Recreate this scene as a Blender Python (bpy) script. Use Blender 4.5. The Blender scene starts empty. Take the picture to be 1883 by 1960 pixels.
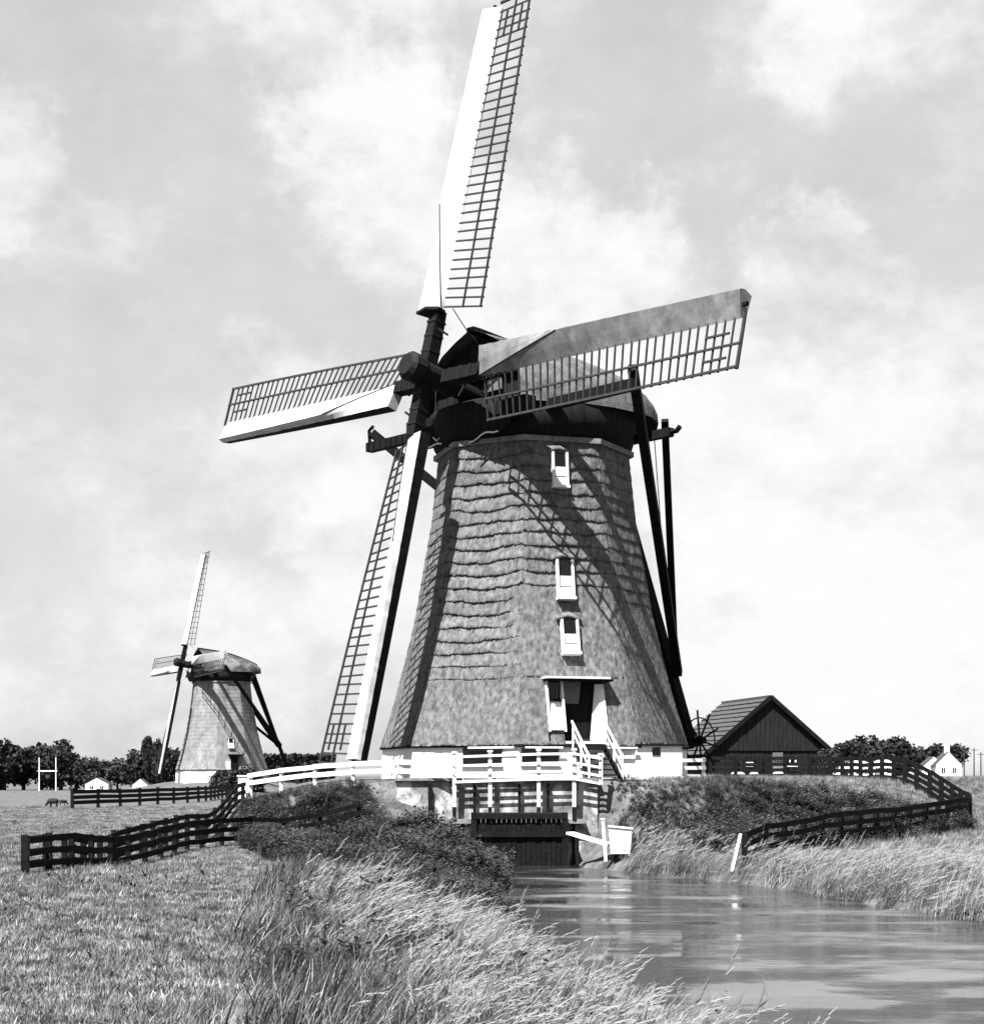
import bpy, math, random
import numpy as np
from mathutils import Vector, Matrix
random.seed(7); rng = np.random.default_rng(7)
R = math.radians
scn = bpy.context.scene

# ------------------------------------------------------------------ camera
EYE = 2.75
FPX, CX, CY, PW = 3200.0, 941.5, 1485.0, 1883.0     # focal length and principal point on a 1883 px wide print
cam = bpy.data.cameras.new('camera'); camo = bpy.data.objects.new('camera', cam)
scn.collection.objects.link(camo); scn.camera = camo
camo.location = (0, 0, EYE); camo.rotation_euler = (R(90), 0, 0)
cam.sensor_fit = 'HORIZONTAL'; cam.sensor_width = 36; cam.lens = FPX / PW * 36
cam.shift_y = (CY - 980) / PW
cam.clip_start = 0.1; cam.clip_end = 8000

# ------------------------------------------------------------------ sun, sky, exposure
SUN_AZ, SUN_EL = R(236.5), R(58)
to_sun = Vector((math.cos(SUN_EL)*math.cos(SUN_AZ), math.cos(SUN_EL)*math.sin(SUN_AZ), math.sin(SUN_EL)))
sl = bpy.data.lights.new('sun', 'SUN'); sl.energy = 5.0; sl.angle = R(0.4); sl.color = (1, 1, 1)
so = bpy.data.objects.new('sun', sl); scn.collection.objects.link(so)
so.rotation_euler = to_sun.to_track_quat('Z', 'Y').to_euler(); so.location = (-20, -40, 60)

scn.view_settings.view_transform = 'Standard'; scn.view_settings.look = 'None'
scn.view_settings.gamma = 1; scn.view_settings.use_curve_mapping = False
scn.view_settings.exposure = 1.98
scn.cycles.max_bounces = 5; scn.cycles.diffuse_bounces = 2; scn.cycles.glossy_bounces = 2; scn.cycles.transmission_bounces = 2

def build_world():
    w = bpy.data.worlds.new('World'); scn.world = w; w.use_nodes = True
    nt = w.node_tree; N = nt.nodes; L = nt.links; N.clear()
    out = N.new('ShaderNodeOutputWorld'); bg = N.new('ShaderNodeBackground'); bg.inputs[1].default_value = 0.05
    sky = N.new('ShaderNodeTexSky'); sky.sky_type = 'NISHITA'; sky.sun_disc = False
    sky.sun_elevation = SUN_EL; sky.sun_rotation = R(90) - SUN_AZ; sky.dust_density = 1.5
    bw = N.new('ShaderNodeRGBToBW'); L.new(sky.outputs[0], bw.inputs[0])
    def math_(op, a, b=None, c=None, clamp=False):
        m = N.new('ShaderNodeMath'); m.operation = op; m.use_clamp = clamp
        for i, v in enumerate((a, b, c)):
            if v is None: continue
            if isinstance(v, (int, float)): m.inputs[i].default_value = v
            else: L.new(v, m.inputs[i])
        return m.outputs[0]
    tc = N.new('ShaderNodeTexCoord')
    nrm = N.new('ShaderNodeVectorMath'); nrm.operation = 'NORMALIZE'; L.new(tc.outputs['Generated'], nrm.inputs[0])
    d = nrm.outputs[0]
    def noise(vec, scale, detail=6, rough=0.55, stretch=(1, 1, 1), off=(0, 0, 0)):
        mp = N.new('ShaderNodeMapping'); mp.inputs['Scale'].default_value = stretch; mp.inputs['Location'].default_value = off
        L.new(vec, mp.inputs[0])
        n = N.new('ShaderNodeTexNoise'); n.inputs['Scale'].default_value = scale
        n.inputs['Detail'].default_value = detail; n.inputs['Roughness'].default_value = rough
        L.new(mp.outputs[0], n.inputs['Vector']); return n
    # warp the direction a little so cloud edges billow
    wn = noise(d, 11, 6, 0.62)
    sub = N.new('ShaderNodeVectorMath'); sub.operation = 'SUBTRACT'; L.new(wn.outputs['Color'], sub.inputs[0]); sub.inputs[1].default_value = (.5, .5, .5)
    sca = N.new('ShaderNodeVectorMath'); sca.operation = 'SCALE'; L.new(sub.outputs[0], sca.inputs[0]); sca.inputs['Scale'].default_value = 0.17
    add = N.new('ShaderNodeVectorMath'); add.operation = 'ADD'; L.new(d, add.inputs[0]); L.new(sca.outputs[0], add.inputs[1])
    wd = N.new('ShaderNodeVectorMath'); wd.operation = 'NORMALIZE'; L.new(add.outputs[0], wd.inputs[0])
    # broad cumulus banks: (azimuth deg from +Y to the right, elevation deg, radius deg, weight)
    banks = [(-4.8, 24.0, 3.6, .5), (-3.4, 20.0, 3.4, .62), (2.2, 16.6, 3.4, .75), (7.5, 11.5, 4.6, .75), (13.2, 25.5, 4.4, .48), (9.5, 24.6, 2.6, .4),
             (-6.5, 11.2, 3.2, .6), (-12.0, 7.6, 3.0, .35), (-16.6, 20.0, 2.4, .45), (-9.0, 4.2, 3.0, .35), (11.0, 16.8, 2.3, .6), (16, 6, 6, .6), (-3.5, 7.0, 3.0, .5),
             (9.0, 4.2, 4.5, .6), (-1.0, 13.5, 3.0, .45), (14.5, 13.5, 2.8, .45)]
    tot = None
    for az, el, rad, wt in banks:
        v = (math.sin(R(az))*math.cos(R(el)), math.cos(R(az))*math.cos(R(el)), math.sin(R(el)))
        dt = N.new('ShaderNodeVectorMath'); dt.operation = 'DOT_PRODUCT'; L.new(wd.outputs[0], dt.inputs[0]); dt.inputs[1].default_value = v
        mr = N.new('ShaderNodeMapRange'); mr.interpolation_type = 'SMOOTHSTEP'
        mr.inputs['From Min'].default_value = math.cos(R(rad*1.35)); mr.inputs['From Max'].default_value = math.cos(R(rad*.25))
        mr.inputs['To Max'].default_value = wt
        L.new(dt.outputs['Value'], mr.inputs['Value'])
        tot = mr.outputs[0] if tot is None else math_('ADD', tot, mr.outputs[0])
    fb = noise(d, 7.5, 5, .6, (1, 1, 1.7), (3.1, .4, 1.2))
    fine = noise(d, 34, 6, .7, (1, 1, 1.5))
    base = math_('MULTIPLY_ADD', fb.outputs[0], 1.7, -.72)
    k = math_('ADD', base, math_('MULTIPLY', tot, .8))
    k = math_('ADD', k, math_('MULTIPLY_ADD', fine.outputs[0], .5, -.25))
    sx = N.new('ShaderNodeSeparateXYZ'); L.new(d, sx.inputs[0])
    hz = N.new('ShaderNodeMapRange'); hz.interpolation_type = 'SMOOTHSTEP'; hz.inputs['From Min'].default_value = .0; hz.inputs['From Max'].default_value = .22; hz.inputs['To Min'].default_value = .16; hz.inputs['To Max'].default_value = 0
    L.new(sx.outputs[2], hz.inputs['Value']); k = math_('ADD', k, hz.outputs[0])
    mr = N.new('ShaderNodeMapRange'); mr.interpolation_type = 'SMOOTHSTEP'
    mr.inputs['From Min'].default_value = .08; mr.inputs['From Max'].default_value = .82
    L.new(k, mr.inputs['Value'])
    mask = mr.outputs[0]
    skyv = math_('MULTIPLY_ADD', bw.outputs[0], .22, math_('MULTIPLY_ADD', noise(d, 14, 5, .65, (1, 1, 1.4), (7, 2, 1)).outputs[0], 1.3, 2.25))          # grey plate's rendering of the blue sky
    cloud = math_('MULTIPLY_ADD', fine.outputs[0], .5, 4.75)
    mix = N.new('ShaderNodeMix'); mix.data_type = 'FLOAT'
    L.new(mask, mix.inputs[0]); L.new(skyv, mix.inputs[2]); L.new(cloud, mix.inputs[3])
    L.new(mix.outputs[0], bg.inputs[0]); L.new(bg.outputs[0], out.inputs[0])
build_world()
scn.world.cycles.sampling_method = 'MANUAL'; scn.world.cycles.sample_map_resolution = 256

# ------------------------------------------------------------------ materials (black and white plate: neutral greys)
MATS = {}
def mat(name, v, rough=.85, var=.35, scale=3.0, stretch=(1, 1, 1), bump=.3, bdist=.02, detail=5, blotch=None, spec=.3, metal=0, trans=0, bscale=None, objvar=0, patch=None):
    if name in MATS: return MATS[name]
    m = bpy.data.materials.new(name); m.use_nodes = True; MATS[name] = m
    nt = m.node_tree; N = nt.nodes; L = nt.links
    p = N['Principled BSDF']; p.inputs['Roughness'].default_value = rough
    p.inputs['Specular IOR Level'].default_value = spec; p.inputs['Metallic'].default_value = metal
    tc = N.new('ShaderNodeTexCoord'); mp = N.new('ShaderNodeMapping'); mp.inputs['Scale'].default_value = stretch
    L.new(tc.outputs['Object'], mp.inputs[0])
    n = N.new('ShaderNodeTexNoise'); n.inputs['Scale'].default_value = scale; n.inputs['Detail'].default_value = detail; n.inputs['Roughness'].default_value = .65
    L.new(mp.outputs[0], n.inputs['Vector'])
    mr = N.new('ShaderNodeMapRange'); mr.inputs['From Min'].default_value = .3; mr.inputs['From Max'].default_value = .7
    mr.inputs['To Min'].default_value = v*(1-var); mr.inputs['To Max'].default_value = v*(1+var)
    L.new(n.outputs[0], mr.inputs['Value']); col = mr.outputs[0]
    if blotch:                                    # (scale, threshold, value, softness): stains with a shape of their own
        b = N.new('ShaderNodeTexNoise'); b.inputs['Scale'].default_value = blotch[0]; b.inputs['Detail'].default_value = 4; b.inputs['Roughness'].default_value = .65
        L.new(tc.outputs['Object'], b.inputs['Vector'])
        r2 = N.new('ShaderNodeMapRange'); r2.interpolation_type = 'SMOOTHSTEP'
        r2.inputs['From Min'].default_value = blotch[1]; r2.inputs['From Max'].default_value = blotch[1]+blotch[3]
        L.new(b.outputs[0], r2.inputs['Value'])
        mx = N.new('ShaderNodeMix'); mx.data_type = 'FLOAT'; L.new(r2.outputs[0], mx.inputs[0]); L.new(col, mx.inputs[2]); mx.inputs[3].default_value = blotch[2]
        col = mx.outputs[0]
    if objvar:
        oi = N.new('ShaderNodeObjectInfo'); mo = N.new('ShaderNodeMapRange')
        mo.inputs['To Min'].default_value = 1-objvar; mo.inputs['To Max'].default_value = 1+objvar
        L.new(oi.outputs['Random'], mo.inputs['Value'])
        mm = N.new('ShaderNodeMath'); mm.operation = 'MULTIPLY'; L.new(col, mm.inputs[0]); L.new(mo.outputs[0], mm.inputs[1]); col = mm.outputs[0]
    if patch:                                     # plants grow paler or darker in patches: (scale, low, high)
        ge = N.new('ShaderNodeNewGeometry'); pn = N.new('ShaderNodeTexNoise'); pn.inputs['Scale'].default_value = patch[0]; pn.inputs['Detail'].default_value = 4; pn.inputs['Roughness'].default_value = .7
        L.new(ge.outputs['Position'], pn.inputs['Vector']); pr = N.new('ShaderNodeMapRange'); pr.inputs['From Min'].default_value = .34; pr.inputs['From Max'].default_value = .66
        pr.inputs['To Min'].default_value = patch[1]; pr.inputs['To Max'].default_value = patch[2]; L.new(pn.outputs[0], pr.inputs['Value'])
        pm = N.new('ShaderNodeMath'); pm.operation = 'MULTIPLY'; L.new(col, pm.inputs[0]); L.new(pr.outputs[0], pm.inputs[1]); col = pm.outputs[0]
    cc = N.new('ShaderNodeCombineColor')
    for i in range(3): L.new(col, cc.inputs[i])
    L.new(cc.outputs[0], p.inputs['Base Color'])
    if bump:
        bn = n
        if bscale:
            bn = N.new('ShaderNodeTexNoise'); bn.inputs['Scale'].default_value = bscale; bn.inputs['Detail'].default_value = 6; L.new(mp.outputs[0], bn.inputs['Vector'])
        bp = N.new('ShaderNodeBump'); bp.inputs['Strength'].default_value = bump; bp.inputs['Distance'].default_value = bdist
        L.new(bn.outputs[0], bp.inputs['Height']); L.new(bp.outputs[0], p.inputs['Normal'])
    if trans:
        t = N.new('ShaderNodeBsdfTranslucent'); L.new(cc.outputs[0], t.inputs[0])
        ms = N.new('ShaderNodeMixShader'); ms.inputs[0].default_value = trans
        L.new(p.outputs[0], ms.inputs[1]); L.new(t.outputs[0], ms.inputs[2]); L.new(ms.outputs[0], N['Material Output'].inputs[0])
    return m

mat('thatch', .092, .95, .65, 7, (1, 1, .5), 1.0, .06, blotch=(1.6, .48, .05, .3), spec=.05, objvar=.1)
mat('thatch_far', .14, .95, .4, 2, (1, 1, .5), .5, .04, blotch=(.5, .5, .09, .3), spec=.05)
mat('thatch_old', .05, .95, .6, 1.2, (1, 1, 1), .8, .05, blotch=(.5, .52, .13, .15), spec=.05)
mat('thatch_cap', .085, .95, .5, 3, (1, 1, 1), .8, .05, blotch=(.8, .5, .045, .25), spec=.05)
mat('tarred', .005, .8, .5, 4, (1, 1, .3), .3, .01, spec=.08)
mat('tarred_boards', .008, .85, .6, 6, (1, 1, .2), .4, .01, spec=.08)
mat('white_paint', .52, .6, .12, 4, bump=.15, blotch=(2.5, .6, .26, .2))
mat('white_brick', .6, .85, .12, 6, bump=.4, bdist=.01, blotch=(1.2, .62, .36, .25))
mat('nose_metal', .30, .55, .2, 1.6, (1, 1, 1), .15, .01, blotch=(.9, .55, .2, .3))
mat('nose_shaded', .11, .6, .4, 1.8, (1, 1, 1), .2, .01, blotch=(.9, .5, .17, .25), spec=.1)  # darker mottled copy of nose_metal, the right sail's shade put into its colour
mat('lath', .022, .8, .3, 5, bump=.1, spec=.1)
mat('glass_dark', .004, .2, .2, 2, bump=.05, spec=.3)
mat('grey_paint', .08, .7, .15, 5, bump=.1)
mat('brick', .10, .9, .65, 5, bump=.6, bdist=.02, blotch=(1.3, .46, .34, .18))
mat('ledge_stone', .13, .9, .35, 5, bump=.5)
mat('fence_dark', .006, .85, .6, 6, bump=.5, spec=.06)
mat('barn_boards', .012, .85, .5, 9, (1, 1, .12), .4, .01, spec=.06)
mat('barn_roof', .045, .9, .5, 6, bump=.5, spec=.1)
mat('tile_roof', .03, .9, .4, 6, bump=.4)
mat('bark', .02, .9, .4, 5, bump=.5)
mat('leaf', .018, .7, .6, .7, bump=0, trans=.15, spec=.12)
mat('leaf_mid', .032, .7, .6, .7, bump=0, trans=.2, spec=.15)
mat('weed', .030, .6, .7, 1.2, bump=0, trans=.2, spec=.15, patch=(.9, .35, 1.9))
mat('weed_light', .11, .6, .7, 1.2, bump=0, trans=.25, spec=.2, patch=(.9, .4, 1.5))
mat('reed', .09, .6, .7, 1.3, bump=0, trans=.18, spec=.15, objvar=.6, patch=(1.6, .12, 1.9))
mat('plume', .24, .8, .3, 2.0, bump=0, trans=.35, spec=.1)
mat('lawn', .115, .7, .6, 1.1, bump=0, trans=.18, spec=.15, objvar=.6, patch=(2.2, .12, 2.0))
mat('ground', .072, .95, .7, 1.6, bump=1, bdist=.08, blotch=(.35, .5, .1, .25), spec=.05, bscale=9)
mat('dark_wool', .012, .95, .3, 8, bump=.4)
mat('pale_stone', .4, .8, .2, 4, bump=.4)
mat('iron', .006, .7, .3, 5, bump=.2, spec=.12)

def water_mat():
    m = bpy.data.materials.new('water'); m.use_nodes = True
    N = m.node_tree.nodes; L = m.node_tree.links; p = N['Principled BSDF']; p.inputs['IOR'].default_value = 1.33
    tc = N.new('ShaderNodeTexCoord')
    def nz(sc, stretch, det, off=0):
        mp = N.new('ShaderNodeMapping'); mp.inputs['Scale'].default_value = stretch; mp.inputs['Rotation'].default_value = (0, 0, R(8)); mp.inputs['Location'].default_value = (off, off, 0); L.new(tc.outputs['Object'], mp.inputs[0])
        n = N.new('ShaderNodeTexNoise'); n.inputs['Scale'].default_value = sc; n.inputs['Detail'].default_value = det; n.inputs['Roughness'].default_value = .6; L.new(mp.outputs[0], n.inputs['Vector']); return n
    def rng_(n, a, b, c, d_):
        mr = N.new('ShaderNodeMapRange'); mr.interpolation_type = 'SMOOTHSTEP'
        for k_, v_ in (('From Min', a), ('From Max', b), ('To Min', c), ('To Max', d_)): mr.inputs[k_].default_value = v_
        L.new(n.outputs[0], mr.inputs['Value']); return mr.outputs[0]
    a = nz(2.6, (.7, 1.5, 1), 5); b = nz(.45, (.6, .9, 1), 6); c = nz(.5, (.45, 1.0, 1), 7, 5.3)
    pale_mask = rng_(c, .50, .66, 0, 1)                     # paler, rougher patches over parts of the canal
    gust = rng_(b, .42, .56, .04, 1.0)                  # gusts ruffle some patches and leave others calm
    mx = N.new('ShaderNodeMix'); mx.data_type = 'FLOAT'; L.new(pale_mask, mx.inputs[0]); mx.inputs[2].default_value = .014; mx.inputs[3].default_value = .085
    cc = N.new('ShaderNodeCombineColor')
    for k_ in range(3): L.new(mx.outputs[0], cc.inputs[k_])
    L.new(cc.outputs[0], p.inputs['Base Color'])
    mr = N.new('ShaderNodeMix'); mr.data_type = 'FLOAT'; L.new(pale_mask, mr.inputs[0]); mr.inputs[2].default_value = .04; mr.inputs[3].default_value = .3; L.new(mr.outputs[0], p.inputs['Roughness'])
    bp = N.new('ShaderNodeBump'); bp.inputs['Distance'].default_value = .1
    L.new(gust, bp.inputs['Strength']); L.new(a.outputs[0], bp.inputs['Height']); L.new(bp.outputs[0], p.inputs['Normal'])
    MATS['water'] = m
water_mat()

# ------------------------------------------------------------------ mesh helpers
class MB:
    def __init__(s): s.v = []; s.f = []
    def add(s, verts, faces):
        o = len(s.v); s.v += [tuple(x) for x in verts]; s.f += [tuple(i+o for i in f) for f in faces]; return s
    def hexa(s, p):                                   # 8 points: bottom ring then top ring
        return s.add(p, [(3, 2, 1, 0), (4, 5, 6, 7), (0, 1, 5, 4), (1, 2, 6, 5), (2, 3, 7, 6), (3, 0, 4, 7)])
    def box(s, c, hx, hy, hz, X=(1, 0, 0), Y=(0, 1, 0), Z=(0, 0, 1)):
        c, X, Y, Z = map(Vector, (c, X, Y, Z)); p = []
        for k in (-1, 1):
            for i, j in ((-1, -1), (1, -1), (1, 1), (-1, 1)): p.append(c + X*hx*i + Y*hy*j + Z*hz*k)
        return s.hexa(p)
    def beam(s, a, b, w, h=None, up=(0, 0, 1), w2=None, h2=None):
        a, b = Vector(a), Vector(b); h = h or w; w2 = w2 or w; h2 = h2 or h
        d = (b-a).normalized(); up = Vector(up)
        if abs(d.dot(up)) > .98: up = Vector((0, 1, 0))
        x = d.cross(up).normalized(); y = x.cross(d)
        p = [a+x*w/2*i+y*h/2*j for i, j in ((-1, -1), (1, -1), (1, 1), (-1, 1))] + [b+x*w2/2*i+y*h2/2*j for i, j in ((-1, -1), (1, -1), (1, 1), (-1, 1))]
        return s.hexa(p)
    def tube(s, pts, rad, n=8, cap=True):
        pts = [Vector(p) for p in pts]; rings = []; vs = []; fs = []
        if isinstance(rad, (int, float)): rad = [rad]*len(pts)
        for i, p in enumerate(pts):
            d = (pts[min(i+1, len(pts)-1)] - pts[max(i-1, 0)]).normalized()
            up = Vector((0, 0, 1)) if abs(d.z) < .95 else Vector((0, 1, 0))
            x = d.cross(up).normalized(); y = d.cross(x)
            for k in range(n):
                a = 2*math.pi*k/n; vs.append(p + (x*math.cos(a) + y*math.sin(a))*rad[i])
        for i in range(len(pts)-1):
            for k in range(n): fs.append((i*n+k, i*n+(k+1) % n, (i+1)*n+(k+1) % n, (i+1)*n+k))
        if cap: fs.append(tuple(range(n))[::-1]); fs.append(tuple((len(pts)-1)*n+k for k in range(n)))
        return s.add(vs, fs)
    def prism(s, poly, off):                          # planar polygon extruded by a vector
        n = len(poly); off = Vector(off); a = [Vector(p) for p in poly]; b = [p+off for p in a]
        return s.add(a+b, [tuple(range(n))[::-1], tuple(range(n, 2*n))] + [(i, (i+1) % n, n+(i+1) % n, n+i) for i in range(n)])
    def blob(s, c, rx, ry, rz, nu=12, nv=7, jit=.0):
        vs = []; fs = []; c = Vector(c)
        for j in range(nv+1):
            t = math.pi*j/nv
            for i in range(nu):
                a = 2*math.pi*i/nu; k = 1+random.uniform(-jit, jit)
                vs.append(c+Vector((rx*math.sin(t)*math.cos(a), ry*math.sin(t)*math.sin(a), rz*math.cos(t)))*k)
        for j in range(nv):
            for i in range(nu): fs.append((j*nu+i, (j+1)*nu+i, (j+1)*nu+(i+1) % nu, j*nu+(i+1) % nu))
        return s.add(vs, fs)
    def mesh(s, name, m, smooth=False):
        me = bpy.data.meshes.new(name); me.from_pydata(s.v, [], s.f); me.materials.append(MATS[m])
        if smooth: me.polygons.foreach_set('use_smooth', [True]*len(me.polygons))
        me.update(); return me
    def build(s, name, m, parent=None, smooth=False, label=None):
        o = bpy.data.objects.new(name, s.mesh(name, m, smooth)); scn.collection.objects.link(o)
        if parent is not None: o.parent = parent
        if label: o['label'] = label
        return o

def tag(o, label, cat, group=None):
    o['label'] = label; o['category'] = cat
    if group: o['group'] = group
    return o
def thing(name, label, cat, loc=(0, 0, 0), rz=0, group=None):
    o = bpy.data.objects.new(name, None); o.empty_display_size = .2; scn.collection.objects.link(o)
    o.location = loc; o.rotation_euler = (0, 0, rz); return tag(o, label, cat, group)
def inst(name, me, parent=None, loc=(0, 0, 0), rot=(0, 0, 0), sc=(1, 1, 1)):
    o = bpy.data.objects.new(name, me); scn.collection.objects.link(o); o.location = loc; o.rotation_euler = rot; o.scale = sc
    if parent is not None: o.parent = parent
    return o
def ss(a, b, x):
    t = np.clip((np.asarray(x, float)-a)/(b-a), 0, 1); return t*t*(3-2*t)
def ray(px, py, depth):                               # point on the print -> place in the scene at a known distance
    return Vector(((px-CX)/FPX*depth, depth, EYE+(CY-py)/FPX*depth))

# ------------------------------------------------------------------ terrain
MILL = (1.45, 59.15); MILL2 = (-32.0, 198.0)
_ly = [-40, 9, 13, 16.5, 25, 40, 52.6]; _lx = [3.7, 3.5, 2.9, 1.75, .4, -.2, .1]
_ry = [-40, 10, 20, 26, 31.4, 34.5, 40.9, 45.1, 50, 52.6]; _rx = [13, 12, 11.3, 10.4, 9.25, 8.3, 7.0, 5.05, 2.7, 2.5]
def xl(y): return np.interp(y, _ly, _lx)
def xr(y): return np.interp(y, _ry, _rx)
_ph = rng.uniform(0, 6.28, (8, 2)); _fr = rng.uniform(.25, 1.6, (8, 2))*rng.choice([-1, 1], (8, 2))
def bumps(x, y):
    z = 0
    for (px, py), (fx, fy) in zip(_ph, _fr): z = z+np.sin(x*fx+px)*np.sin(y*fy+py)/(1+fx*fx+fy*fy)
    return z*.05
def land(x, y):
    x = np.asarray(x, float); y = np.asarray(y, float)
    # left: low polder, with a grassy dike crest along the canal
    left = .55 + .28*ss(-15, -10, x)*ss(37, 46, y)*(1-ss(56, 70, y)) + .34*ss(-13, -7, x)*(1-ss(31, 41, y)) + .16*np.exp(-((x+5)/3.)**2-((y-31)/3.5)**2)
    # yard of the near mill: a mound that falls away to left and front
    dx = np.where(x < MILL[0], (x-MILL[0])/1.0, 0); dy = np.where(y < 58, (y-58)/.9, 0)
    # retaining wall keeps the ground high right behind it
    rr = np.hypot(dx, dy)
    mound = 1-ss(6.6, 13.5, rr)
    yard = left+(2.66-left)*mound
    # right bank and garden, rising towards the barn
    right = .52 + .52*ss(42, 56, y) + 1.5*ss(55, 67, y+np.clip(15-x, -30, 8)*.55 - np.clip(x-15, 0, 20)*.5)
    right = np.minimum(right, 2.58)
    w = ss(1.5, 4.5, x)
    z = yard*(1-w) + right*w
    far = ss(62, 75, y)*ss(-11, -7, x)
    z = z*(1-far)+2.58*far
    plat = (1-ss(6.3, 9.3, np.hypot(x-MILL[0], y-MILL[1]))); z = z+(2.62-z)*plat
    d2 = np.hypot(x-MILL2[0], y-MILL2[1]); z = z + (2.25-z)*(1-ss(8.5, 17, d2))
    # in front of the retaining wall the ground drops to the canal head
    front = ss(-4.2, -2.6, x)*(1-ss(3.4, 4.6, x))*(1-ss(52.0, 52.5, y))
    z = np.where(front > 0, z*(1-front)+np.minimum(z, .75+.5*ss(1.0, -4, x))*front, z)
    z = z + bumps(x, y)*np.where(y < 120, 1, .4)
    # canal trough
    a, b = xl(y), xr(y)
    d = np.minimum(x-a, b-x)                           # >0 inside the water
    bankw = np.where(x < (a+b)/2, 2.8, 1.5)
    t = np.clip(-d/bankw, 0, 1); bank = .06+(z-.06)*(t*t*(3-2*t))
    inside = -.1-.6*np.clip(d, 0, 1.2)
    zc = np.where(d > 0, inside, bank)
    zc = np.where(y > 52.3, z, zc)
    return zc
def build_ground():
    def axis(lo, hi, step, far_lo, far_hi):
        c = list(np.arange(lo, hi, step)); s = step; v = c[-1]; up = []
        while v < far_hi: s *= 1.16; v += s; up.append(v)
        s = step; v = lo; dn = []
        while v > far_lo: s *= 1.16; v -= s; dn.append(v)
        return np.array(dn[::-1]+c+up)
    xs = axis(-17, 24, .33, -4000, 4000); ys = axis(4, 76, .33, -300, 6000)
    X, Y = np.meshgrid(xs, ys); Z = land(X, Y)
    n, m = X.shape
    me = bpy.data.meshes.new('ground')
    V = np.stack([X, Y, Z], -1).reshape(-1, 3)
    idx = np.arange(n*m).reshape(n, m)
    F = np.stack([idx[:-1, :-1], idx[:-1, 1:], idx[1:, 1:], idx[1:, :-1]], -1).reshape(-1, 4)
    me.vertices.add(len(V)); me.vertices.foreach_set('co', V.ravel())
    me.loops.add(F.size); me.loops.foreach_set('vertex_index', F.ravel())
    me.polygons.add(len(F)); me.polygons.foreach_set('loop_start', np.arange(0, F.size, 4)); me.polygons.foreach_set('loop_total', np.full(len(F), 4))
    me.update(calc_edges=True); me.validate()
    me.polygons.foreach_set('use_smooth', [True]*len(F)); me.materials.append(MATS['ground'])
    o = bpy.data.objects.new('ground', me); scn.collection.objects.link(o); o['kind'] = 'structure'
build_ground()
wm = MB()
ysw = np.arange(-39, 52.6, 1.5); pts = []
for y in ysw: pts += [(float(xl(y))-.6, float(y), 0), (float(xr(y))+.6, float(y), 0)]
wm.add(pts, [(2*i, 2*i+1, 2*i+3, 2*i+2) for i in range(len(ysw)-1)])
wo = wm.build('canal_water', 'water'); wo['kind'] = 'structure'

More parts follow.
